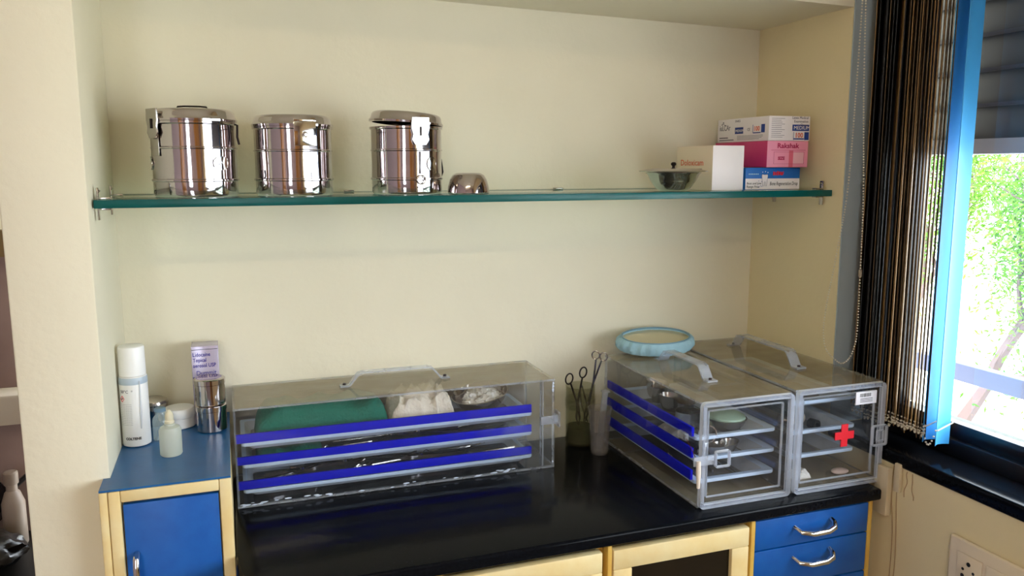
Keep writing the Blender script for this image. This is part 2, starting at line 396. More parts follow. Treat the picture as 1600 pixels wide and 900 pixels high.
def hasp(t, r, ang, z, kind):
    """latch plate hanging on the drum wall, in the local frame of angle ang"""
    h = bpy.data.objects.new('latch', None)
    b = MB()
    if kind == 'square':
        b.box(-.022,.022, -.004,-.0022, -.024,.022, bev=.0008)
        b.box(-.022,.022, -.004,-.0022, .0225,.027, bev=.0008)
        o = b.build('latch', m_chrome, t, loc=(r*math.cos(ang), r*math.sin(ang), z), rot=(0,0,ang+math.pi/2))
        MB().lathe([(0,.005),(.003,.005),(.0045,.003),(.0062,.0028),(.0066,0)], T=Matrix.Rotation(R(90),4,'X'), c=(0,-.004,-.003), n=20).build('latch_knob', m_steel2, o)
    else:
        pts = [(k*1.3,j*1.3) for k,j in ((-.014,.022),(-.015,.006),(-.012,-.004),(-.014,-.012),(-.009,-.02),(.009,-.02),(.014,-.012),(.012,-.004),(.015,.006),(.014,.022))]
        b.loft([[(p[0],-.006,p[1]) for p in pts],[(p[0],-.003,p[1]) for p in pts]], smooth=False)
        o = b.build('latch', m_steel2, t, loc=(r*math.cos(ang), r*math.sin(ang), z), rot=(0,0,ang+math.pi/2))
        MB().box(-.0015,.0015,-.0085,-.0062,-.008,.010, bev=.0005).build('latch_slot', m_darksteel, o)
    return o
def port(t, r, ang, z, w, h):
    """oval vent opening cut in the band: bright disc with raised rim, wrapped on the wall"""
    def wp(u, v, d): a = ang+u/r; return ((r+d)*math.cos(a), (r+d)*math.sin(a), z+v)
    ring = [(w*math.cos(2*math.pi*k/28), h*math.sin(2*math.pi*k/28)) for k in range(28)]
    rings = [[wp(u*s, v*s, d) for u, v in ring] for s, d in ((1,.0005),(1,.0022),(.94,.0022),(.92,.0012),(.5,.0012),(.05,.0012))]
    MB().loft(rings, cap=False).build('vent_port', m_chrome, t)
t, r, hb, lo = drum(.170, -.185, 0, .082, .168, 'steel drum at the left end of the glass shelf with corner clasp')
hasp(t, r, R(-148), hb-.006, 'curved'); port(t, r, R(-52), hb*.45, .017, .013); port(t, r, R(-172), hb*.45, .014, .013)
MB().box(-.016,.016,-.0012,0,-.02,.02, bev=.0005).build('strap_plate', m_steel2, t, loc=(r*math.cos(R(-150)), r*math.sin(R(-150)), hb-.045), rot=(0,0,R(-60)))
MB().tube([(r+.006,0,hb*.97),(r+.011,0,hb*.96),(r+.010,0,hb*.8),(r+.013,0,hb*.70)], .0022, 6).build('side_hook', m_darksteel, t, rot=(0,0,R(-25)))
t, r, hb, lo = drum(.357, -.185, 0, .080, .160, 'middle of the three steel drums with square latch plate')
hasp(t, r+.004, R(-78), hb-.014, 'square')
MB().tube([(-r-.001,0,.03),(-r-.006,0,.04),(-r-.004,0,.05)], .0018, 6).build('side_hook', m_darksteel, t, rot=(0,0,R(35)))
t, r, hb, lo = drum(.590, -.185, 0, .078, .164, 'third steel drum beside the upturned bowl, lid tilted down to the right', tilt=.075, latch='curved')
hasp(t, r+.006, R(-82), hb-.012, 'curved'); port(t, r, R(-58), hb*.45, .013, .014)
MB().tube(arc((0,0,0), .009, 0, 360, 18)[:-1], .0011, 6, closed=True).build('pull_ring', m_steel2, t, loc=((r+.004)*math.cos(R(-80)),(r+.004)*math.sin(R(-80)), .030), rot=(0,0,R(10)))
MB().tube([(0,0,.0),(0,0,.045)], .0011, 6).build('ring_link', m_darksteel, t, loc=((r+.003)*math.cos(R(-81)),(r+.003)*math.sin(R(-81)), .042))
MB().tube([(r+.004,0,.035),(r+.008,0,.045),(r+.006,0,.06),(r+.004,0,.073)], .0022, 6).build('side_hook', m_darksteel, t, rot=(0,0,R(8)))

b = MB().lathe([(.044,.0),(.0455,.001),(.044,.014),(.040,.028),(.034,.038),(.026,.0425),(0,.043),(0,.0415),(.0255,.041),(.033,.0365),(.0388,.027),(.0428,.013),(.0435,.0)], n=64)
tag(b.build('steel_bowl', m_steel, loc=(.717, -.215, 1.5028)), 'small upturned steel bowl beside the third drum on glass shelf', 'bowl')

t = empty('covered_bowl', (1.205, -.240, 1.5025), 'wide steel bowl with flat knobbed lid in front of the white boxes', 'bowl')
MB().lathe([(0,0),(.030,0),(.040,.006),(.052,.022),(.060,.038),(.064,.041),(.0645,.042),(.063,.0425),(.059,.039),(.051,.023),(.039,.0075),(.029,.0015),(0,.0015)], n=72).build('bowl_body', m_steel, t)
l = MB().lathe([(0,.004),(.060,.0035),(.070,.001),(.078,-.0005),(.0795,.001),(.070,.003),(.061,.0055),(.045,.007),(0,.008)], n=72).build('lid', m_steel2, t, loc=(0,0,.0445))
MB().lathe([(.004,0),(.003,.004),(.006,.007),(.0065,.010),(.004,.013),(0,.0135)], n=20).build('knob', m_darksteel, l, loc=(0,0,.008))

# ================================================================ cartons on the shelf
def carton(name, x0, x1, y0, y1, z0, z1, mats, label, rz=0, mi=None):
    cx, cy = (x0+x1)/2, (y0+y1)/2; hx, hy, h = (x1-x0)/2, (y1-y0)/2, z1-z0
    o = empty(name, (cx, cy, z0), label, 'box', None, rz)
    b = MB().box(-hx, hx, -hy, hy, 0, h, bev=.0008)
    bo = b.build('carton', mats, o)
    if mi:
        for f in bo.data.polygons:
            n = f.normal
            if n.x < -.9: f.material_index = mi.get('-x', 0)
            elif n.y < -.9: f.material_index = mi.get('-y', 0)
            elif n.z > .9: f.material_index = mi.get('+z', 0)
    return o, hx, hy, h
def lines(name, rects, m, parent, face, off):
    """small printed rectangles; rects (u0,u1,z0,z1); face '-y' or '-x'"""
    b = MB()
    for (u0, u1, z0, z1) in rects:
        if face == '-y': b.box(u0, u1, off-.0003, off, z0, z1)
        else: b.box(off-.0003, off, -u1, -u0, z0, z1)
    return b.build(name, m, parent)
o, hx, hy, h = carton('medicine_box', 1.302, 1.388, -.252, -.092, 1.5025, 1.607, [m_offwhite, m_white], 'plain white carton with orange drug name, behind the lidded bowl', mi={'-y':1})
text('brand_lettering', 'Doloxicam', .021, (-hx-.0004, .062, .058), RL, m_orange, o, sx=1.12)
lines('small_print', [(-.02,.035,.049,.0505)], m_ink, o, '-x', -hx)
lines('flap_slit', [(-.012,.002,.022,.0235),(-.01,-.001,.025,.026)], m_ink, o, '-x', -hx)
o, hx, hy, h = carton('glove_box', 1.456, 1.575, -.250, -.035, 1.6195, 1.678, [m_white], 'white and blue glove box on top of the pink box')
text('size_lettering', 'MEDIUM', .0125, (-.0, 0, 0), RF, m_white, o, 'CENTER', sx=1)
o2 = [c for c in bpy.data.objects if c.parent == o and c.name.startswith('size_lettering')][0]; o2.location = (.035, -hy-.0008, .0268)
lines('blue_band', [(.008,.057,.0235,.0385)], m_navy, o, '-y', -hy)
lines('small_print', [(-.052,-.02+.006*math.sin(k*2),.008+k*.0044,.0088+k*.0044) for k in range(11)], m_ink, o, '-y', -hy)
text('type_lettering', 'Latex Medical\nExamination\nGloves', .0085, (.054, -hy-.0004, .052), RF, m_ink, o, 'RIGHT')
text('count_lettering', '100', .016, (.016, -hy-.0004, .008), RF, m_orange, o, bold=.0003)
lines('count_frame', [(.012,.013,.002,.021),(.044,.057,.002,.021),(.013,.043,.003,.006)], m_navy, o, '-y', -hy)
u = -hx
text('maker_lettering', 'iuLCAr', .020, (u-.0004, .098, .030), RL, m_ink, o, sx=.8)
lines('emblem', [(-.090,-.086,.044,.046),(-.084,-.080,.049,.052),(-.078,-.074,.043,.045),(-.088,-.079,.0465,.048)], m_ink, o, '-x', u)
lines('blue_badge', [(-.030,.005,.020,.036)], m_navy, o, '-x', u)
text('badge_lettering', 'MEDIUM', .009, (u-.0008, .027, .0245), RL, m_white, o)
text('grade_lettering', 'EN455', .008, (u-.0004, .03, .049), RL, m_ink, o)
text('mark_lettering', 'CE', .010, (u-.0004, -.022, .026), RL, m_ink, o)
text('pack_lettering', '100', .016, (u-.0004, -.048, .025), RL, m_orange, o, bold=.0003)
lines('pack_frame', [(.044,.0455,.020,.040),(.078,.092,.020,.040),(.046,.076,.019,.0215)], m_navy, o, '-x', u)
lines('side_print', [(-.098,-.06,.010,.0125),(-.098,-.035,.0045,.0065),(-.02,.085,.014,.0148),(-.02,.085,.011,.0118),(-.02,.080,.008,.0088),(-.02,.07,.005,.0058)], m_ink, o, '-x', u)
o, hx, hy, h = carton('pink_glove_box', 1.454, 1.573, -.250, -.030, 1.5560, 1.6190, [m_pinkside, m_pink], 'pink glove box with magenta sides between the white and blue boxes', mi={'-y':1})
text('brand_lettering', 'Rakshak', .0165, (.0, -hy-.0004, .046), RF, m_magink, o, 'CENTER', bold=.0004, sx=1.15)
lines('frame_lines', [(-.048,.052,.0405,.0412),(-.040,.048,.036,.0365),(-.040,.048,.008,.0085),(-.040,-.0395,.008,.0365),(.0475,.048,.008,.0365)], m_magink, o, '-y', -hy)
lines('lamp_stripe', [(.004,.016,.0,.040)], mat('rose_ink', (.90,.42,.52), .5), o, '-y', -hy)
lines('pale_panel', [(.0165,.047,.009,.0355)], mat('blush_ink', (.97,.74,.80), .5), o, '-y', -hy)
text('size_lettering', 'SIZE', .0105, (-.028, -hy-.0004, .018), RF, m_magink, o, bold=.0005)
o, hx, hy, h = carton('blue_carton', 1.404, 1.562, -.238, -.06, 1.5025, 1.5550, [m_bluecard, m_white], 'blue and white carton with tooth drawing at the bottom of the stack')
lines('white_band', [(-hx+.0005,hx-.0005,.0005,.0265)], m_white, o, '-y', -hy)
text('product_lettering', 'Bone Regeneration Drop', .0125, (-.009, -hy-.0008, .010), RF, m_black, o, sx=.64, shear=.2)
lines('red_word', [(.0,.004,.034,.043),(.005,.010,.0345,.042),(.011,.015,.034,.044),(.016,.022,.035,.043),(.023,.028,.034,.042),(.029,.031,.036,.044)], m_red, o, '-y', -hy)
text('side_lettering', 'Best and low\nRange Fine', .008, (-hx+.004, -hy-.0008, .0125), RF, m_black, o)
lines('pale_word', [(-.07+k*.005,-.0665+k*.005,.036,.0385) for k in range(6)], m_aqua, o, '-y', -hy)
b = MB(); pts = [(-.009,.034),(-.0065,.037),(-.003,.0355),(0,.0362),(.003,.0355),(.006,.037),(.0085,.034),(.0075,.026),(.005,.008),(.002,.008),(.0015,.019),(-.0015,.019),(-.002,.008),(-.0055,.008),(-.008,.026)]
bm_pts = [(p[0]-.024, -hy-.0012, p[1]) for p in pts]
b.loft([bm_pts, [(p[0], p[1]+.0008, p[2]) for p in bm_pts]], smooth=False).build('tooth_emblem', m_white, o)
b = MB().tube([(p[0], p[1]-.0002, p[2]) for p in bm_pts], .0004, 4, closed=True); b.build('tooth_outline', m_ink, o)
b = MB()
for (x, z) in ((-.03,.042),(-.022,.043),(-.015,.041)): b.ball((x,-hy,z), .0014, 1, sc=(1,.3,1))
b.build('white_dots', m_white, o)
b = MB(); rd = random.Random(4)
for k in range(12): b.ball((-.036+rd.uniform(-.008,.008),-hy-.0004,.012+rd.uniform(-.008,.010)), .0010, 1, sc=(1,.4,1))
b.build('dark_dots', m_navy, o)

# ================================================================ blue cabinet (left)
ZB = 1.004; CY = -.41
cb = empty('tall_cabinet', (.1, -.2, 0), 'tall blue laminate cabinet with cream frame beside the pillar', 'cabinet')
MB().box(-.099, .105, -.188, .199, .08, ZB-.0040, bev=.001).build('carcass', m_cream, cb)
b = MB(); tp = [(-.111,-.2095),(.1055,-.2095),(.1055,.1995),(-.0995,.1995),(-.0995,-.1485),(-.111,-.1485)]
b.loft([[(x,y,ZB-.0035) for x,y in tp],[(x,y,ZB) for x,y in tp]], smooth=False); b.build('top_panel', m_bluetop, cb)
b = MB()
b.box(-.112,-.098,-.209,-.150,.0,ZB-.0040, bev=.003); b.box(-.0975,-.078,-.210,-.190,.0,ZB-.0040, bev=.003)
b.box(.085,.106,-.210,-.190,.0,ZB-.0040, bev=.003); b.box(-.078,.085,-.2098,-.190,ZB-.026,ZB-.0040, bev=.003); b.box(-.078,.085,-.2098,-.190,.0,.08, bev=.003)
b.build('frame', m_cream, cb)
d = MB().box(-.075,.083,-.207,-.1905,.085,ZB-.031, bev=.0012).build('door', m_blue, cb)
MB().tube([(-.058,-.208,.74),(-.058,-.226,.745),(-.058,-.232,.76),(-.058,-.232,.862),(-.058,-.226,.876),(-.058,-.208,.88)], .0055, 10).build('handle', m_chrome, d)

# ================================================================ counter + base units
wt = MB(); CT = .85
wt.box(.2065, 1.565, -.566, -.001, CT-.026, CT, bev=.006, seg=3)
tag(wt.build('granite_worktop', m_granite), 'polished black granite worktop under the acrylic boxes', 'worktop')
FY = -.548; TZ = CT-.0275
def unit(x0, x1, label, name='base_cabinet'):
    u = empty(name, ((x0+x1)/2, -.28, 0), label, 'cabinet', 'base cabinets under the worktop'); h = (x1-x0)/2
    b = MB(); y = FY+.28+.012
    b.box(-h+.0005, -h+.015, y, .279, .0, TZ).box(h-.015, h-.0005, y, .279, .0, TZ).box(-h+.015, h-.015, .267, .279, 0, TZ).box(-h+.015,h-.015,y,.267,.0,.02)
    b.build('carcass', m_yell, u); return u, h
def glass_door(u, x0, x1, knobx):
    z0, z1 = .05, TZ-.012; y0, y1 = FY+.28-.010, FY+.28+.011; f = .042
    b = MB().box(x0,x1,y0,y1,z1-f,z1, bev=.003).box(x0,x1,y0,y1,z0,z0+f, bev=.003).box(x0,x0+f,y0,y1,z0+f,z1-f, bev=.003).box(x1-f,x1,y0,y1,z0+f,z1-f, bev=.003)
    d = b.build('door', m_cream, u)
    MB().box(x0+f,x1-f,y0+.010,y0+.014,z0+f,z1-f).build('glass_pane', m_darkglass, d)
    MB().ball((knobx,y0-.008,z1-.085), .007, 2).tube([(knobx,y0,z1-.085),(knobx,y0-.006,z1-.085)], .003, 8).build('knob', m_chrome, d)
u, h = unit(.2075, .553, 'plain blue-doored unit at the worktop left end, mostly out of view')
MB().box(-h+.004, h-.022, FY+.28-.008, FY+.28+.011, .05, TZ-.006, bev=.0015).build('door', m_blue, u)
MB().box(h-.019, h-.001, FY+.28-.006, FY+.28+.011, .0, TZ, bev=.0015).build('corner_post', m_yell, u)
u, h = unit(.5535, .8945, 'left of the two cream units with dark glass doors')
glass_door(u, -h+.006, h-.010, -h+.027)
u, h = unit(.895, 1.2285, 'right glass-doored cream unit, next to the blue drawers')
MB().box(-h+.0005, -h+.010, FY+.28-.009, FY+.28+.011, .0, TZ, bev=.0015).build('corner_post', m_yell, u)
glass_door(u, -h+.013, h-.004, -h+.035)
u, h = unit(1.229, 1.549, 'blue drawer unit at the right end below the red cross box', 'drawer_unit')
for sx in (-1, 1):
    MB().box(min(sx*h,sx*(h-.011))+.0004, max(sx*h,sx*(h-.011))-.0004, FY+.28-.009, FY+.28+.0115, .0, TZ, bev=.0015).build('side_strip', m_yell, u)
for z1, z0 in ((TZ-.004,.752),(.749,.66),(.657,.05)):
    d = MB().box(-h+.0115, h-.0115, FY+.28-.008, FY+.28+.011, z0, z1, bev=.0015).build('drawer', m_blue, u)
    zz = z1-.032 if z1 > .66 else z1-.06; y = FY+.28-.008
    MB().tube([(-.05,y,zz+.006),(-.045,y-.018,zz+.0),(-.02,y-.026,zz-.004),(.02,y-.026,zz-.004),(.038,y-.022,zz),(.046,y-.012,zz+.007),(.046,y,zz+.012)], [.004,.005,.0058,.0062,.0066,.0062,.005], 10).build('handle', m_chrome, d)

# ================================================================ acrylic boxes
def strap_handle(parent, c, axis, half, hgt, w=.02, th=.004):
    ax = Vector((1,0,0)) if axis == 'x' else Vector((0,1,0)); wa = (0,1,0) if axis == 'x' else (1,0,0)
    prof = [(-half-.022,.002),(-half-.004,.002),(-half,.004),(-half+.010,hgt*.55),(-half+.020,hgt*.93),(-half+.028,hgt),(half-.028,hgt),(half-.020,hgt*.93),(half-.010,hgt*.55),(half,.004),(half+.004,.002),(half+.022,.002)]
    h = MB().strap([Vector(c)+ax*a+Vector((0,0,z+.0005)) for a, z in prof], w, th, wa).build('handle', m_acredge, parent)
    for s in (-1, 1): MB().lathe([(0,.004),(.0035,.0035),(.0042,0)], c=tuple(Vector(c)+ax*s*(half+.012)+Vector((0,0,.0048))), n=12).build('screw', m_darksteel, h)
def frame_ring(hx, hz, w, r, y0, y1):
    """rounded rectangular border standing in the xz plane"""
    rings = []
    for (dx, y) in ((0,y0),(0,y1),(w,y1),(w,y0),(0,y0)):
        rings.append([(p[0], y, p[1]) for p in rring(hx-dx, hz-dx, max(r-dx,.001), 0)])
    b = MB().loft(rings, cap=False); b.bm.faces.ensure_lookup_table(); n = len(rings[0])
    for i, f in enumerate(b.bm.faces):
        if (i//n) in (1, 3): f.material_index = 1
    return b
T5 = .0045
LX0, LX1, LY0, LY1, LH = .2135, .928, -.200, -.006, .216
ac = [m_acr, m_acredge]
cx, cy = (LX0+LX1)/2, (LY0+LY1)/2; hx, hy = (LX1-LX0)/2, (LY1-LY0)/2
bx = empty('acrylic_box', (cx, cy, CT+.0008), 'long clear acrylic instrument box standing against the back wall', 'storage box', 'clear acrylic tray boxes on the worktop')
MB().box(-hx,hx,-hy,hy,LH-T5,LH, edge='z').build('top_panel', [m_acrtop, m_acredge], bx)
MB().box(-hx,hx,-hy,hy,0,T5, edge='z').build('base_panel', ac, bx)
b = MB().box(-hx,hx,-hy,-hy+T5,T5,LH-T5, edge='y'); rd = random.Random(5)
for k in range(30):
    x = -hx+.01+rd.random()**1.2*(2*hx-.1); b.ball((x,-hy-.0003,.003+rd.random()*.007), .0015+rd.random()*.0022, 1, 2, sc=(2.6,.15,.6), amp=.5, seed=k)
for k in range(12): b.ball((hx-.006+rd.random()*.003,-hy-.0003,rd.choice((.19,.20,.18,.014,.02))+rd.random()*.01), .002, 1, 2, sc=(1,.15,1.3), amp=.5, seed=k)
b.build('front_panel', ac+[mat('whitened_glue', (.80,.85,.93), .6)], bx)
MB().box(-hx,hx,hy-T5,hy,T5,LH-T5, edge='y').build('back_panel', ac, bx)
MB().box(-hx,-hx+T5,-hy+T5,hy-T5,T5,LH-T5, edge='x').build('end_panel', ac, bx)
d = MB().box(hx-T5,hx,-hy+T5+.001,hy-T5-.001,T5+.001,LH-T5-.001, edge='x').box(hx-.030,hx-.026,-hy+T5,-hy+.02,T5,LH-T5,0,edge='x').build('door', ac, bx)
MB().box(hx-.036,hx+.008,-hy-.004,-hy-.0005,.108,.128, bev=.001).box(hx+.0085,hx+.0125,-hy-.006,-hy+.022,.098,.136, bev=.001).box(hx+.0008,hx+.008,-hy+.002,-hy+.014,.108,.128, bev=.001).build('latch', m_acredge, d)
for z0, z1 in ((.139,.158),(.092,.109),(.038,.056)):
    MB().box(-hx+.003,hx-.056,-hy+T5+.0003,-hy+T5+.0065,z0,z1, bev=.0006).build('rail', m_rail, bx)
    MB().box(-hx+.006,hx-.056,hy-T5-.0065,hy-T5-.0003,z0,z0+.003, bev=.0006).build('rail', m_acr, bx)
strap_handle(bx, (.0, .0, LH), 'x', .105, .030, .020)
def tall_box(x0, x1, y0, y1, H, label, cross=False):
    cx, cy = (x0+x1)/2, (y0+y1)/2; hx, hy = (x1-x0)/2, (y1-y0)/2
    bx = empty('acrylic_box', (cx, cy, CT+.0008), label, 'storage box', 'clear acrylic tray boxes on the worktop')
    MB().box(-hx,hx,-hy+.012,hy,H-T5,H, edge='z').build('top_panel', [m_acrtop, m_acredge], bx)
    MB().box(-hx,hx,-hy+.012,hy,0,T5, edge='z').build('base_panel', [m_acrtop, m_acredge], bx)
    for s in (-1, 1):
        MB().box(min(s*hx,s*(hx-T5)),max(s*hx,s*(hx-T5)),-hy+.012,hy-T5,T5,H-T5, edge='x').build('side_panel', ac, bx)
    MB().box(-hx,hx,hy-T5,hy,T5,H-T5, edge='y').build('back_panel', ac, bx)
    d = MB().box(-hx+.010,hx-.010,-hy+.0035,-hy+.0075,.010,H-.010, edge='y').build('door', ac, bx)
    f = frame_ring(hx, H/2, .0095, .010, -hy, -hy+.0112); fo = f.build('door_frame', [m_acrrim, m_acrframe], d, loc=(0,0,H/2))
    g = frame_ring(hx-.020, H/2-.020, .0018, .003, -hy+.010, -hy+.016); g.build('door_lip', [m_acrrim, m_acrframe], d, loc=(0,0,H/2))
    return bx, hx, hy, d
AX0, AX1, AYF, AYB, AH = 1.1205, 1.3470, -.528, -.070, .229
ba, hx, hy, d = tall_box(AX0, AX1, AYF, AYB, AH, 'clear acrylic tray box nearer the jar, blue rails and latch on front')
for z0, z1 in ((.143,.163),(.096,.118),(.047,.069)):
    for s in (-1, 1):
        MB().box(min(s*(hx-T5-.0003),s*(hx-T5-.0063)),max(s*(hx-T5-.0003),s*(hx-T5-.0063)),-hy+.048,hy-.006,z0,z1 if s < 0 else z0+.012, bev=.0006).build('rail', m_rail if s < 0 else m_railclear, ba)
strap_handle(ba, (-.004, -.0+.025, AH), 'y', .098, .031, .026)
g = frame_ring(.018, .018, .003, .005, -hy-.008, -hy-.0005); 
lt = g.build('latch', [m_acrrim, m_acrframe], d, loc=(-.066,0,.108)); MB().box(-.088,-.040,-hy-.0045,-hy-.0008,.098-.108+.0,.118-.108, bev=.001).build('latch_bar', m_acredge, lt, loc=(0,0,0)).location = (0.02,0,0)
# tied stick on a dark thread hanging from the side block
MB().box(-hx-.010,-hx-.0005,-hy+.050,-hy+.082,.134,.150, bev=.0015).build('side_block', m_acredge, ba)
MB().tube([(-hx-.006,-hy+.052,.140),(-hx-.008,-hy+.03,.128),(-hx-.010,-hy+.006,.112),(-hx-.011,-hy-.004,.108)], .0009, 5).build('thread', mat('dark_red_thread', (.30,.08,.08), .7), ba)
MB().tube([(-hx-.011,-hy-.006,.110),(-hx-.0105,-hy-.006,.085),(-hx-.0098,-hy-.006,.052)], [.0045,.0052,.0035], 8).build('locking_pin', mat('bone_plastic', (.92,.87,.82), .4), ba)

BX0, BX1, BYF, BYB, BH = 1.3560, 1.5915, -.530, -.015, .2325
bb, hx, hy, d = tall_box(BX0, BX1, BYF, BYB, BH, 'clear acrylic tray box with red cross and barcode sticker, by the window')
strap_handle(bb, (.012, .04, BH), 'y', .120, .036, .028)
b = MB(); c0 = (1.4825-(BX0+BX1)/2, -hy-.0002, .121); w = .0085; L = .0255
pl = [(-w,-L),(w,-L),(w,-w),(L,-w),(L,w),(w,w),(w,L),(-w,L),(-w,w),(-L,w),(-L,-w),(-w,-w)]
b.loft([[(c0[0]+x, c0[1]+.0035-.001, c0[2]+z) for x,z in pl],[(c0[0]+x, c0[1], c0[2]+z) for x,z in pl]], smooth=False); b.build('red_cross', m_red, d)
s = MB().box(.060-.0285+.003,.060+.0285+.003,-hy+.0005,-hy+.003,.187,.216, bev=.0003).build('barcode_sticker', m_paper, d)
b = MB(); x = .045
rd = random.Random(2)
while x < .075: wv = rd.choice((.0008,.0014,.002)); b.box(x,x+wv,-hy+.0002,-hy+.0004,.204,.212); x += wv+.0012
for z in (.1995,.196,.1925): b.box(.046,.080,-hy+.0002,-hy+.0004,z,z+.0012)
b.build('barcode', m_black, s)
g = frame_ring(.021, .024, .003, .006, -hy-.007, -hy-.0005); lt = g.build('latch', [m_acrrim, m_acrframe], d, loc=(.102,0,.112))
frame_ring(.010, .013, .002, .002, -hy-.008, -hy-.004).build('latch_eye', [m_acrrim, m_acrframe], lt)
for z in (.128, .072, .196):
    for s in (-1, 1):
        MB().box(min(s*(hx-T5-.0003),s*(hx-T5-.016)),max(s*(hx-T5-.0003),s*(hx-T5-.016)),-hy+.06,hy-.006,z,z+.003).build('rail', m_acr, bb)

# ---- trays
def tray(loc, hx, hy, label, group, inset=.035, depth=.022, lipm=None):
    P = lambda dx, z, r: rring(hx-dx, hy-dx, r, z)
    b = MB()
    b.loft([P(inset*.35,-.0078,.010), P(.0012,-.008,.008), P(0,-.006,.008), P(0,0,.008), P(.0025,0,.008), P(inset*.35+.003,-.002,.010)], 1, cap=False)
    b.loft([P(inset+.002,-depth,.010), P(inset*.35,-.008,.010)], 0, cap=False)
    b.loft([P(inset*.35+.003,-.002,.010), P(inset+.004,-depth+.002,.010)], 0, cap=False)
    b.loft([P(inset+.002,-depth,.010), P(inset+.004,-depth+.002,.010)], 2)
    bmesh.ops.remove_doubles(b.bm, verts=b.bm.verts, dist=1e-6)
    o = b.build('plastic_tray', [m_tray, m_trayrim, m_trayfloor], loc=loc); return tag(o, label, 'tray', group)
for i, z in enumerate((.988, .941, .885)):
    tray((.5515, -.104, z), .325, .085, ['top tray of the long acrylic box, holding green cloth and cotton', 'middle white tray of the long acrylic box', 'bottom white tray of the long acrylic box, holding probes'][i], 'white trays in the long acrylic box', depth=.020, inset=.018)
for i, z in enumerate((.993, .946, .897)):
    tray((1.2340, -.288, z), .1010, .198, ['top tray in the blue-railed box, under steel bowls', 'middle tray in the blue-railed box by the jar', 'lowest tray in the blue-railed box by the jar'][i], 'white trays in the blue-railed acrylic box', depth=.022, inset=.04)
for i, z in enumerate((1.044, .976, .920)):
    tray((1.4670, -.285, z), .0880, .198, ['topmost tray in the red cross box', 'middle tray in the red cross box, holding rolls', 'lowest tray in the red cross box'][i], 'white trays in the red cross box', depth=.024, inset=.036)

# ---- soft things
def lump(name, x0, x1, y0, y1, z0, h, m, label, cat, seed, fold=.3, freq=14, nx=70, ny=34, ex=9):
    bm = bmesh.new(); cx, cy = (x0+x1)/2, (y0+y1)/2; g = []
    for j in range(ny+1):
        row = []
        for i in range(nx+1):
            u, v = i/nx*2-1, j/ny*2-1; e = (1-abs(u)**ex)**.5*(1-abs(v)**(ex*.8))**.5
            X, Y = u*(x1-x0)/2, v*(y1-y0)/2
            wv = 1-abs(mnoise.noise(Vector((X*freq+seed, Y*freq*1.2, seed*.3))))*2.2
            wv2 = mnoise.noise(Vector((X*freq*2.5, Y*freq*3+seed, 1.7)))
            hh = h*e*(1-fold+fold*wv+fold*.35*wv2)
            row.append(bm.verts.new((X, Y, max(hh, .0005 if 0 < i < nx and 0 < j < ny else 0))))
        g.append(row)
    for j in range(ny):
        for i in range(nx): f = bm.faces.new((g[j][i], g[j][i+1], g[j+1][i+1], g[j+1][i])); f.smooth = True
    rim = [g[0][i] for i in range(nx+1)]+[g[j][nx] for j in range(1,ny+1)]+[g[ny][i] for i in range(nx-1,-1,-1)]+[g[j][0] for j in range(ny-1,0,-1)]
    low = [bm.verts.new((v.co.x*.96, v.co.y*.96, -.001)) for v in rim]; n = len(rim)
    for k in range(n): bm.faces.new((rim[k], low[k], low[(k+1)%n], rim[(k+1)%n]))
    bm.faces.new(low); bmesh.ops.recalc_face_normals(bm, faces=bm.faces)
    me = bpy.data.meshes.new(name); bm.to_mesh(me); bm.free(); me.materials.append(m)
    o = bpy.data.objects.new(name, me); COL.objects.link(o); o.location = (cx, cy, z0); return tag(o, label, cat)
TZ1 = .988-.020+.0045
lump('green_cloth', .256, .545, -.161, -.046, TZ1, .079, m_green, 'folded green surgical cloth in the top tray of the long box', 'cloth', 3, .22, 11)
lump('green_cloth', .256, .400, -.161, -.048, .941-.0155, .030, m_green, 'dark green cloth under the top tray, left end of the middle tray', 'cloth', 9, .35, 16, 40, 24)
lump('gauze_bundle', .549, .700, -.160, -.046, TZ1, .082, m_gauze, 'crumpled cream gauze between the green cloth and cotton bowl', 'gauze', 27, .60, 24, 130, 90, 5)
o = MB().lathe([(0,0),(.028,0),(.040,.005),(.054,.021),(.061,.036),(.063,.037),(.0635,.038),(.061,.0385),(.053,.022),(.039,.0065),(.028,.0015),(0,.0015)], n=60).build('cotton_bowl', m_steel, loc=(.778, -.104, .9830))
tag(o, 'shallow steel bowl holding cotton balls in the long acrylic box', 'bowl'); o.rotation_euler = (R(6), R(-9), 0); o.scale = (1.1,1.0,1.1)
rd = random.Random(11)
for k, (x, y, z, s) in enumerate(((.738,-.128,.022,.016),(.760,-.136,.021,.016),(.786,-.130,.024,.018),(.806,-.118,.022,.015),(.750,-.098,.026,.018),(.780,-.096,.028,.018),(.802,-.090,.024,.016),(.768,-.070,.026,.017))):
    o = MB().ball((0,0,0), s, 3, sc=(1.1,1,.85), amp=.5, freq=32, seed=k+3).build('cotton_ball', m_cotton, loc=(x+.004, y, .985+z+(x-.77)*.15))
    tag(o, 'white cotton ball in the shallow steel bowl, '+('front left','front, left of centre','front right and larger','right end by the rim','left side behind the front one','middle, topmost of the heap','right side at the back','rearmost')[k], 'cotton ball', 'cotton balls in the steel bowl')

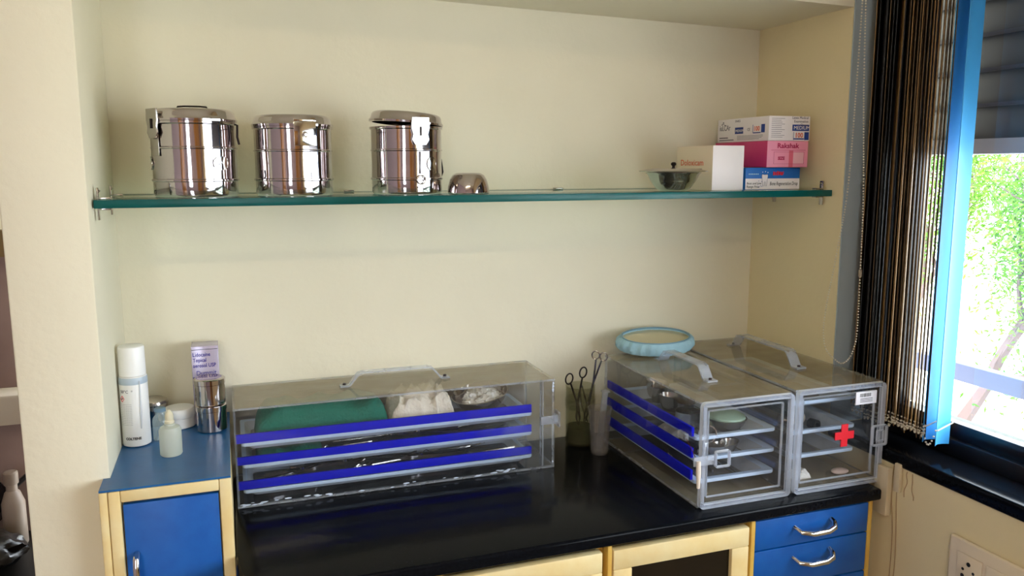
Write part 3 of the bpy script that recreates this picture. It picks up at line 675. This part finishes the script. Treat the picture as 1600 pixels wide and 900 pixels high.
# ---- instruments
def instr(kind, x, y, z, rz, L, label, group, flip=0):
    if kind == 'probe':
        t = empty('dental_probe', (x, y, z), label, 'dental instrument', group, rz)
        MB().tube([(-L*.25,0,.004),(L*.25,0,.004)], .0034, 8).build('shaft', m_steel2, t)
        for s in (-1, 1):
            MB().tube([(s*L*.25,0,.004),(s*L*.31,0,.004),(s*L*.40,0,.006),(s*L*.45,0,.011),(s*L*.49,.002*s,.008),(s*L*.5,.006*s,.004)], [.0030,.0018,.0016,.0013,.001,.0004], 6).build('tip', m_chrome, t)
    elif kind == 'forceps':
        t = empty('dental_forceps', (x, y, z), label, 'dental instrument', group, rz)
        for s in (-1, 1):
            MB().strap([(-L*.5,s*.016,.006),(-L*.3,s*.015,.007),(-L*.05,s*.008,.007),(L*.15,s*.003,.007),(L*.28,-s*.005,.007),(L*.42,-s*.007,.010),(L*.5,-s*.002,.012)], .008, .005, (0,0,1)).build('arm', m_steel, t)
        MB().lathe([(0,.005),(.005,.004),(.006,0)], c=(L*.17,0,.011), n=14).build('pivot', m_chrome, t)
    elif kind == 'tweezers':
        t = empty('tweezers', (x, y, z), label, 'dental instrument', group, rz)
        for s in (-1, 1): MB().strap([(-L*.5,0,.004),(-L*.45,s*.003,.004),(0,s*.008,.004),(L*.38,s*.002,.004),(L*.5,s*.001,.010)], .005, .0015, (0,0,1)).build('arm', m_chrome, t)
    elif kind == 'mirror':
        t = empty('mouth_mirror', (x, y, z), label, 'dental instrument', group, rz)
        MB().tube([(-L*.5,0,.004),(L*.15,0,.004),(L*.2,0,.004),(L*.38,0,.005)], [.004,.0038,.0018,.0015], 8).build('shaft', m_steel2, t)
        MB().lathe([(0,0),(.010,0),(.011,.001),(.010,.003),(0,.003)], T=Matrix.Translation((L*.38+.010,0,.006)) @ Matrix.Rotation(R(-20),4,'Y'), n=24).build('head', m_chrome, t)
    return t
zm, zl = .941-.020+.0045, .885-.020+.0045
GI = 'steel instruments in the long acrylic box'
for k, (kd, x, y, rz, L) in enumerate((('probe',.475,-.150,8,.15),('mirror',.50,-.115,4,.15),('forceps',.650,-.130,176,.15),('probe',.640,-.080,-6,.16),('tweezers',.78,-.150,5,.12),('probe',.76,-.09,10,.15))):
    instr(kd, x, min(y+.042,-.062), zm+.002, R(rz), L, 'steel %s in the long box middle tray, %s' % (kd, ('left of centre at the front','behind the front probe','centre with crossed arms','behind the forceps','right end at the front','right end at the back')[k]), GI)
for k, (kd, x, y, rz, L) in enumerate((('forceps',.335,-.140,12,.12),('forceps',.430,-.115,-9,.14),('probe',.46,-.155,14,.12),('probe',.55,-.140,10,.16),('forceps',.655,-.135,182,.15),('probe',.72,-.10,3,.16),('mirror',.80,-.150,-176,.13),('tweezers',.56,-.08,-4,.13),('mirror',.40,-.07,0,.14))):
    instr(kd, x, min(y+.042,-.062), zl+.002, R(rz), L, 'steel %s in the bottom tray of the long box, %s' % (kd, ('far left','second from the left','crossing near the left','centre front','centre with wide bright arms','right of centre','right end with round head','centre back','left back with round head')[k]), GI)

# ---- contents of the blue-railed box
def kidney(loc, rz, L, label, deep=.028):
    rg = []
    def ring(s, z):
        o = []
        for k in range(40):
            a = 2*math.pi*k/40; x = L/2*math.cos(a); y = L*.27*math.sin(a)
            if y > 0: y -= .20*L*math.exp(-(x/(L*.24))**2)*math.sin(a)
            o.append((x*s, y*s, z))
        return o
    for s, z in ((.72,0),(.86,deep*.35),(.97,deep),(1.02,deep+.001),(1.02,deep+.002),(.955,deep+.001),(.84,deep*.38),(.70,.0015)): rg.append(ring(s, z))
    o = MB().loft(rg).build('kidney_dish', m_steel2, loc=loc, rot=(0,0,rz)); return tag(o, label, 'dish', 'kidney dishes in the blue-railed box')
za = .993-.022+.0045
kidney((1.226, -.150, za), R(72), .11, 'steel kidney dish farthest back in the blue-railed box', .040)
kidney((1.214, -.268, za), R(95), .12, 'steel kidney dish in the middle of the blue-railed box', .034)
def cup(loc, r, h, label, rot=(0,0,0), m=None, lid=False):
    b = MB().lathe([(0,0),(r*.9,0),(r,.003),(r,h-.002),(r+.0015,h),(r-.0012,h),(r-.0012,.003),(0,.0018)], n=40)
    o = b.build('steel_cup', m or m_steel2, loc=loc, rot=rot); return tag(o, label, 'cup', 'steel cups in the blue-railed box')
cup((1.186, -.365, za), .028, .036, 'round steel cup behind the front corner of the blue-railed box')
cup((1.186, -.440, za+.019), .0185, .042, 'small steel cup tipped on its side near the box door', (R(90), 0, R(-28)))
t = empty('lidded_bowl', (1.258, -.410, za), 'steel bowl with pale green cover right behind the box door', 'bowl')
MB().lathe([(0,0),(.026,0),(.038,.012),(.044,.026),(.0455,.027),(.043,.027),(.037,.013),(.025,.0015),(0,.0015)], n=40).build('bowl_body', m_steel2, t)
MB().lathe([(0,.012),(.030,.010),(.041,.004),(.042,0),(.040,0),(.029,.008),(0,.010)], n=40).build('cover', mat('pale_green_cover', (.62,.74,.66), .5), t, loc=(0,0,.0275))
za2, za3 = .946-.022+.0045, .897-.022+.0045
lump('paper_packet', 1.175, 1.255, -.315, -.245, za2, .022, m_gauze, 'crumpled white paper in the middle tray of the blue-railed box', 'packet', 31, .6, 30, 30, 24)
kidney((1.234, -.425, za2), R(8), .10, 'shallow kidney dish near the door in the middle tray', .020)
GA = 'steel instruments in the blue-railed box'
for k, (kd, x, y, z, rz, L) in enumerate((('forceps',1.217,-.37,za2,70,.12),('probe',1.22,-.19,za2,75,.15),('probe',1.20,-.25,za3,70,.16),('forceps',1.212,-.36,za3,80,.13),('mirror',1.24,-.17,za3,100,.14),('tweezers',1.265,-.40,za3,85,.12))):
    instr(kd, x, y, z, R(rz), L, 'steel %s in the blue-railed box, %s' % (kd, ('middle tray beside the white paper','middle tray at the back','lowest tray near the left rail','lowest tray behind the front corner','lowest tray at the far back','lowest tray near the door')[k]), GA)
o = MB().box(-.03,.03,-.022,.022,0,.006, bev=.002).build('sachet', m_white, loc=(1.262,-.335,za3), rot=(0,R(-4),R(20))); tag(o, 'small white paper sachet in the lowest tray of the blue-railed box', 'sachet')
o = MB().box(-.026,.026,-.018,.018,0,.010, bev=.003).build('teal_packet', mat('teal_plastic', (.45,.70,.70), .4), loc=(1.276,-.29,za2), rot=(0,0,R(-15))); tag(o, 'small pale teal packet in the middle tray of the blue-railed box', 'packet')

# ---- contents of the red cross box
zb1, zb2, zb3 = 1.044-.024+.0045, .976-.024+.0045, .920-.024+.0045
lump('grey_cloth', 1.424, 1.508, -.42, -.22, zb1, .020, mat('grey_fabric', (.50,.48,.46), .9), 'folded grey cloth in the topmost tray of the red cross box', 'cloth', 41, .4, 20, 30, 40)
def roll(loc, r, ri, w, m, label, rot):
    o = MB().lathe([(ri,-w/2),(r,-w/2),(r,w/2),(ri,w/2),(ri,-w/2)], n=36, smooth=False).build('tape_roll', m, loc=loc, rot=rot); return tag(o, label, 'roll', 'tape rolls in the red cross box')
m_tape = mat('beige_tape', (.80,.76,.70), .6)
roll((1.478,-.435,zb2+.0125), .012, .006, .020, m_darksteel, 'small dark roll standing on edge behind the cross box door', (R(90),0,R(12)))
roll((1.470,-.385,zb2+.018), .0175, .007, .028, m_tape, 'pale tape roll behind the small dark roll', (R(90),0,R(-30)))
roll((1.425,-.400,zb2+.016), .0155, .006, .030, m_steel2, 'grey roll lying left of the pale tape roll', (R(90),0,R(60)))
kidney((1.450,-.385,zb3), R(40), .10, 'shallow steel dish in the lowest tray of the red cross box', .018)
lump('tissue', 1.405, 1.450, -.470, -.430, CT+.0060, .016, m_cotton, 'crumpled white tissue on the floor of the red cross box', 'tissue', 51, .7, 40, 24, 24)
o = MB().ball((0,0,0), 1, 3, sc=(.022,.015,.006)).build('oval_pad', mat('blush_pad', (.86,.76,.72), .6), loc=(1.530,-.470,CT+.0118)); tag(o, 'flat oval pinkish pad lying on the red cross box floor', 'pad')
o = MB().lathe([(0,0),(.030,0),(.034,.003),(.030,.007),(.012,.009),(0,.009)], n=36).build('round_dish', m_steel2, loc=(1.448,-.170,zb1)); tag(o, 'round flat steel dish at the back of the topmost cross box tray', 'dish')

# ---- oval hoop with elastic cover
t = empty('covered_oval_dish', (1.255, -.088, 1.1025), 'oval plate in a gathered pale blue elastic cover, on the acrylic box', 'dish')
def ov(s, sy, z, am=0): return [(s*.106*math.cos(2*math.pi*k/120)*(1+am*math.sin(k*2*math.pi/5+.6*math.sin(k*.31))), sy*.068*math.sin(2*math.pi*k/120)*(1+am*math.sin(k*2*math.pi/5+.6*math.sin(k*.31))), z) for k in range(120)]
MB().loft([ov(.86,.84,-.010),ov(.97,.97,-.008,.01),ov(1.02,1.02,.002,.03),ov(1.0,1.0,.014,.028),ov(.94,.93,.022,.008),ov(.89,.87,.022),ov(.88,.86,.016)], cap=False).build('elastic_cover', m_aqua, t, rot=(R(9),0,0))
MB().loft([ov(.87,.85,-.009),ov(.885,.865,-.009),ov(.885,.865,.017),ov(.86,.84,.017)]).build('plate', m_mirror, t, rot=(R(9),0,0))
MB().tube([(x, y, z) for x, y, z in ov(.885,.868,.0225)][::3], .0022, 6, closed=True).build('rim', mat('rim_blue', (.45,.60,.68), .4), t, rot=(R(9),0,0))

# ================================================================ jar, scissors, tumbler
t = empty('glass_jar', (1.056, -.062, CT+.0008), 'cloudy glass jar with green fluid holding the scissors', 'jar')
MB().lathe([(0,0),(.036,0),(.038,.004),(.038,.150),(.0385,.153),(.0365,.153),(.036,.150),(.036,.006),(0,.006)], n=48).build('jar_body', m_jar, t)
MB().lathe([(0,.0065),(.0355,.0065),(.0355,.045),(0,.045)], n=48).build('fluid', m_jargreen, t)
MB().lathe([(.0382,.095),(.0392,.097),(.0392,.118),(.0382,.120)], n=48).build('worn_band', m_jar, t)
def scissors(loc, rot, L, rr_, m, spread, label):
    t = empty('scissors', loc, label, 'scissors'); t.rotation_euler = rot
    for s in (-1, 1):
        top = L; rx = s*(rr_+spread)
        ring = [(rx+rr_*math.cos(a), s*.0015, top+rr_*1.1*math.sin(a)) for a in [2*math.pi*k/24 for k in range(24)]]
        MB().tube(ring, .0019, 8, closed=True).tube([(rx-s*rr_*.3, s*.0015, top-rr_*1.05),(s*spread*.7, s*.0015, L*.62),(0, s*.0015, L*.38),(-s*.004, s*.0015, L*.15),(-s*.001, s*.001, 0)], [.0022,.0028,.0035,.003,.0008], 8).build('blade', m, t)
    MB().lathe([(0,.004),(.003,.003),(.0035,-.003),(0,-.004)], T=Matrix.Rotation(R(90),4,'X'), c=(0,0,L*.38), n=12).build('pivot', m, t)
    return t
scissors((1.050, -.066, CT+.050), (R(4), R(-8), R(20)), .137, .0125, m_darksteel, .0135, 'open dark scissors with two round rings in the cloudy jar')
scissors((1.068, -.060, CT+.050), (R(5), R(12), R(-30)), .190, .0095, m_steel2, .0005, 'closed steel scissors standing taller beside the dark scissors')
t = instr('tweezers', 1.066, -.060, CT+.10, 0, .12, 'steel tweezers leaning in the cloudy jar below the scissors', None); t.rotation_euler = (0, R(70), R(40))
t = empty('plastic_tumbler', (1.070, -.150, CT+.0008), 'thin ribbed plastic tumbler standing in front of the cloudy jar', 'cup')
P = [(0,0),(.0195,0),(.021,.003)]
for k in range(12): z = .006+k*.0088; P += [(.0213+z*.062,z),(.0219+z*.062,z+.004)]
P += [(.0285,.113),(.0305,.116),(.0305,.118),(.028,.117),(.027,.110),(.0195,.004),(0,.003)]
MB().lathe(P, n=48).build('tumbler_body', m_tumb, t)
t = empty('syringe_barrel', (1.070, -.146, CT+.0055), 'clear flanged tube standing in the plastic tumbler', 'tube'); t.rotation_euler = (R(2), R(5), 0)
MB().lathe([(0,0),(.004,0),(.0078,.010),(.0078,.152),(.0115,.153),(.0115,.155),(.0065,.155),(.0065,.012),(0,.008)], n=24).build('barrel', clear('syringe_plastic', (.90,.92,.94), .18, (.92,.94,.97), .1, 30), t)

# ================================================================ things on the blue cabinet
Z = ZB+.0006
t = empty('spray_can', (.0285, -.165, Z), 'tall white spray can with white cap beside the left wall', 'can')
MB().lathe([(0,0),(.0225,0),(.0262,.002),(.0265,.005),(.0265,.138),(.0258,.142),(.024,.144),(0,.144)], n=56).build('can_body', m_wplas, t)
MB().lathe([(.0247,.1445),(.0250,.146),(.0245,.199),(.0235,.202),(.021,.2035),(0,.204)], n=56).build('cap', mat('cap_white', (.98,.98,.98), .35), t)
MB().lathe([(.0266,.128),(.0268,.1285),(.0268,.140),(.0262,.1415)], n=56).build('grey_band', mat('pale_grey_ink', (.72,.78,.84), .3), t)
aa = R(-96)
text('temperature_lettering', '50°C  *', .0085, (0,0,.112), None, m_ink, t, 'CENTER', wrap=(.0268, aa-.35))
text('small_print', '\n'.join('--- -- ---- '*2 for k in range(13)), .0035, (0,0,.088), None, m_ink, t, 'CENTER', wrap=(.0268, aa-.45))
text('brand_lettering', 'COLTENE', .0068, (0,0,.016), None, m_black, t, 'CENTER', wrap=(.0268, aa-.05), bold=.0003)
b = MB(); pts = [(.0271*math.cos(aa-.72+du/.0268), .0271*math.sin(aa-.72+du/.0268), .100+dz) for du, dz in ((-.005,0),(0,-.006),(.005,0),(0,.006))]
b.tube(pts, .0006, 4, closed=True).build('hazard_diamond', m_red, t)
b = MB().ball((.0271*math.cos(aa-.72), .0271*math.sin(aa-.72), .100), .0014, 1); b.build('flame_mark', m_black, t)
b = MB().tube([(.0275*math.cos(aa+.55), .0275*math.sin(aa+.55), .038),(.0276*math.cos(aa+.6), .0276*math.sin(aa+.6), .07),(.0276*math.cos(aa+.63), .0276*math.sin(aa+.63), .135)], [.0012,.0022,.0012], 6); b.build('spray_straw', mat('clear_straw', (.86,.88,.92), .3, alpha=.8), t)

t = empty('glass_vial', (.0735, -.158, Z), 'clear glass vial with blue-grey stopper beside the spray can', 'bottle')
MB().lathe([(0,0),(.0150,0),(.0165,.003),(.0165,.040),(.0150,.047),(.0100,.053),(.0090,.060),(.0080,.060),(.0085,.052),(.0140,.045),(.0152,.038),(.0152,.004),(0,.003)], n=40).build('bottle_body', m_bglass, t)
MB().lathe([(0,.0605),(.0085,.0605),(.0108,.061),(.0108,.067),(.0095,.0685),(0,.069)], n=32).build('stopper', mat('blue_grey_rubber', (.42,.53,.60), .5), t)
t = empty('dropper_bottle', (.0975, -.256, Z), 'frosted plastic dropper bottle at the front of the blue cabinet top', 'bottle')
MB().lathe([(0,0),(.0185,0),(.0205,.003),(.0205,.050),(.0180,.056),(.0105,.060),(.0095,.063),(0,.063)], n=40).build('bottle_body', m_frost, t)
MB().lathe([(.0088,.0635),(.0092,.068),(.0074,.070),(.0080,.074),(.0076,.080),(.0062,.084),(.0036,.087),(.0030,.090),(0,.0905)], n=28).build('dropper_tip', mat('yellowed_plastic', (.90,.87,.76), .35, alpha=.85), t)
t = empty('white_jar', (.104, -.072, Z), 'low round white plastic jar behind the two small bottles', 'jar')
MB().lathe([(0,0),(.0300,0),(.0320,.002),(.0320,.022),(0,.022)], n=48).build('jar_body', m_wplas, t)
MB().lathe([(.0325,.0225),(.0332,.0235),(.0332,.037),(.030,.0415),(.020,.043),(0,.043)], n=48).build('lid', m_wplas, t)
t = empty('small_steel_pot', (.052, -.040, Z), 'small steel pot with domed lid half hidden behind the spray can', 'pot')
MB().lathe([(0,0),(.026,0),(.028,.003),(.028,.045),(0,.045)], n=40).build('pot_body', m_steel, t)
MB().lathe([(.029,.0455),(.0295,.048),(.027,.054),(.018,.059),(0,.061)], n=40).build('lid', m_steel2, t)
def canister(x, y, z, label):
    t = empty('steel_canister', (x, y, z), label, 'canister', 'stacked steel canisters on the blue cabinet')
    r = .0305
    MB().lathe([(0,0),(r-.002,0),(r,.002),(r,.0440),(0,.0440)], n=56).build('canister_body', m_steel, t)
    MB().lathe([(r+.0003,.0445),(r+.0012,.0450),(r+.0012,.0545),(r-.001,.0565),(r-.005,.0575),(r-.007,.0568),(0,.0568)], n=56).build('lid', m_steel, t)
canister(.1705, -.120, Z, 'lower of the two stacked round steel canisters')
canister(.1700, -.122, Z+.0580, 'upper of the two stacked round steel canisters')
o, hx, hy, h = carton('spray_carton', .135, .1895, -.074, -.020, Z, Z+.172, [m_lilac], 'lilac lidocaine carton standing upright behind the steel canisters')
text('drug_lettering', 'Lidocaine\nTopical\naerosol USP', .0120, (-hx+.0025, -hy-.0004, .150), RF, m_lidink, o, sx=.78, bold=.0002)
text('second_lettering', 'Dummit', .0145, (-hx+.008, -hy-.0004, .1085), RF, m_lidink, o, sx=.85)
lines('blue_stripe', [(-hx+.001,hx-.001,.0975,.1045)], m_lidink, o, '-y', -hy)
lines('top_edge', [(-hx+.001,hx-.001,.1645,.1655)], m_black, o, '-y', -hy)

# ================================================================ vertical blind
vb = empty('vertical_blind', (1.652, -.52, .97), 'stacked vertical blind with brown and sky blue slats at the window', 'blind')
rd = random.Random(7)
MB().box(-.025,.025,-2.2,.165,1.005,1.035, bev=.002).build('head_rail', m_wplas, vb)
def slat(y, ang, w, m, z0=0, curve=.005, dx=0, lean=0):
    """one fabric slat: curved strip, length in z"""
    d = Vector((math.cos(ang), math.sin(ang), 0)); nrm = Vector((-d.y, d.x, 0)); n = 8; th = .0007; rings = []
    for (z, l) in ((z0, lean),(z0+.018, lean*.9),(.5, 0),(1.0, 0)):
        ring = []
        for sgn in (1, -1):
            for k in range(n+1):
                u = (k/n-.5)*(1 if sgn > 0 else -1)
                zz = z - (.012*(.5+u) if z == z0 else 0)
                p = d*(u*w)+nrm*(curve*math.cos(u*math.pi)+th*sgn)+Vector((dx+l, y, zz)); ring.append(tuple(p))
        rings.append(ring)
    return MB().loft(rings, smooth=True).build('slat', m, vb)
ys = []; y = .150; ca = []
k = 0
while y > -.068:
    vy = -.52+y; base = math.atan2(1.9+vy, 1.426)
    off = rd.uniform(-5,5)
    if y > .07: off += rd.choice((-1,1))*5
    else: off *= .45
    m = rd.choice((m_slatdark, m_slatbrown, m_slatbrown, m_slatgold, m_slatdark)) if y > .05 else rd.choice((m_slatbrown, m_slatgold, m_slatbrown))
    slat(y, base+R(off), .085, m, z0=rd.uniform(0,.01)+max(0,(y-.0)*.12), curve=.0025, lean=rd.uniform(-.003,.003)); ys.append((y, base+R(off)))
    y -= rd.uniform(.0085,.012); k += 1
slat(-.082, R(20), .080, m_slatblue, curve=.010); ys.append((-.082, R(20)))
slat(-.112, R(22), .075, m_slatblue, curve=.008); ys.append((-.112, R(22)))
for (y0, a0), (y1, a1) in zip(ys, ys[1:]):
    p = Vector((-math.cos(a0)*.040, y0-math.sin(a0)*.040, .035)); q = Vector((-math.cos(a1)*.040, y1-math.sin(a1)*.040, .035)); b = MB(); dr_ = rd.uniform(.02,.038)
    for i in range(10):
        s = i/9; b.ball(p.lerp(q, s)+Vector((-.002*math.sin(s*3.14),0,-dr_*(1-(2*s-1)**2))), .0024, 1)
    b.build('bottom_chain', m_bead, vb)
for (yy, aa_) in ys[-2:]:
    d_ = Vector((math.cos(aa_), math.sin(aa_), 0)); b = MB()
    for i in range(14): b.ball(Vector((0,yy,.036))+d_*(-.04+.08*i/13)+Vector((d_.y,-d_.x,0))*.004, .0022, 1)
    b.build('bottom_chain', m_bead, vb)

cc = empty('beaded_chain', (1.575, -.40, 1.10), 'looped beaded control chain hanging beside the window edge', 'chain')
P = [(-.001,.84),(.002,.62),(.010,.40),(.034,.25),(.058,.12),(.062,.06),(.050,.02),(.018,.002),(-.006,-.002),(-.028,.015),(-.042,.045),(-.048,.09),(-.046,.22),(-.040,.40),(-.022,.62),(-.010,.84)]
b = MB(); pts = [Vector((0,y,z)) for y, z in P]; path = []
for i in range(len(pts)-1):
    p0, p1, p2, p3 = pts[max(i-1,0)], pts[i], pts[i+1], pts[min(i+2,len(pts)-1)]
    n = max(2, int((p2-p1).length/.0015))
    for j in range(n):
        s = j/n; path.append(.5*((2*p1)+(-p0+p2)*s+(2*p0-5*p1+4*p2-p3)*s*s+(-p0+3*p1-3*p2+p3)*s**3))
acc = 0; last = path[0]; beads = MB()
for p in path:
    acc += (p-last).length; last = p
    if acc >= .0058: beads.ball(p, .0021, 1); acc = 0
beads.build('bead_string', m_bead, cc)
MB().tube([(0,-.046,.210),(0,-.046,.226)], .0038, 8).build('connector', mat('clear_connector', (.60,.55,.48), .3), cc)

# ================================================================ wall fittings under the window
t = empty('cable_trunking', (1.5985, -.54, .78), 'short aged white cable trunking on the wall beside the drawers', 'trunking')
MB().box(-.016,-.0005,-.020,.020,0,.112, bev=.003).build('cover', m_pvc, t)
MB().box(-.010,-.0005,-.046,-.030,.065,.13, bev=.002).build('junction', m_pvc, t)
def cord(y, z0, z1, sway, label):
    b = MB(); pts = [(XW-.003-.001*math.sin(k*1.3), y+sway*math.sin(k*.9+y*40)*.3+sway*k/9, z1+(z0-z1)*k/9) for k in range(10)]
    b.tube(pts, .0010, 5); o = b.build('hanging_cord', m_cord); return tag(o, label, 'cord', 'thin cords below the blind')
cord(-.560, .625, .900, -.012, 'longer thin cord hanging nearest the trunking below the blind')
cord(-.574, .640, .895, -.008, 'longer thin cord hanging just right of the first')
cord(-.600, .838, .898, .006, 'short frayed cord below the sill')
cord(-.612, .840, .898, -.006, 'shorter cord right of the frayed one below the sill')

t = empty('switchboard', (XW-.0005, -.835, .758), 'cream switch plate with round-pin socket on the wall below the sill', 'switch')
MB().box(-.010,0,-.110,.110,-.060,.056, bev=.004, seg=3).build('plate', m_socket, t)
s = MB().box(-.0125,-.0103,.030,.088,-.040,.030, bev=.0015).build('socket', m_socket, t)
b = MB()
for (y, z, r_) in ((.060,.012,.0045),(.072,-.002,.0030),(.048,-.002,.0030),(.072,-.016,.0042),(.048,-.016,.0042)):
    b.lathe([(0,0),(r_,0),(r_,.0006),(0,.0006)], T=Matrix.Rotation(R(-90),4,'Y'), c=(-.0126,y,z), n=16)
b.build('socket_hole', m_black, s)
for y in (.0, -.05):
    MB().box(-.0125,-.0103,y-.022,y+.022,-.040,.030, bev=.0015).build('switch_rocker', m_socket, t)

# ================================================================ niche left of the pillar
mk = mat('dark_counter', (.10,.09,.08), .4)
struct('trim_6', MB().box(XL, -.1345, -.10, .1995, .66, .70), mk)
m_greyplas = mat('grey_beige_plastic', (.55,.49,.44), .5)  # one darker grey-beige for bottle and cap
t = empty('plastic_bottle', (-.272, .13, .7005), 'pale plastic bottle in the dim niche left of the pillar', 'bottle')
MB().lathe([(0,0),(.022,0),(.024,.004),(.024,.10),(.016,.125),(.0115,.13),(.0115,.145),(0,.145)], n=32).build('bottle_body', m_greyplas, t)
MB().lathe([(.014,.1455),(.015,.147),(.015,.172),(.012,.175),(0,.176)], n=24).build('cap', m_greyplas, t)
t = empty('frying_pan', (-.345, .176, .800), 'dark pan with black handle hanging in the niche', 'pan')
MB().lathe([(0,0),(.05,0),(.06,.012),(.062,.02),(.060,.02),(.05,.002),(0,.002)], T=Matrix.Rotation(R(90),4,'X'), n=40).build('pan_body', m_darksteel, t)
MB().tube([(.055,-.008,.012),(.075,-.012,.03),(.098,-.012,.05)], .006, 8).build('handle', m_black, t)
t = empty('black_bag', (-.33, .02, .7005), 'black plastic bag on the dark counter in the niche', 'bag')
MB().ball((0,0,.038), 1, 4, sc=(.10,.08,.038), amp=.25, freq=30, seed=2).build('bag_body', mat('black_plastic', (.07,.06,.05), .3, bump=.5, bscale=20), t)
t = empty('steel_pot', (-.26, -.22, .56), 'steel pot rim at the bottom left corner of the niche', 'pot')
MB().lathe([(0,-.1),(.08,-.1),(.086,-.09),(.088,.045),(.092,.048),(.092,.051),(.085,.05),(.084,-.088),(0,-.095)], n=48).build('pot_body', m_steel2, t)
struct('trim_7', MB().box(XL, -.1345, -.335, -.105, .40, .458), mk)
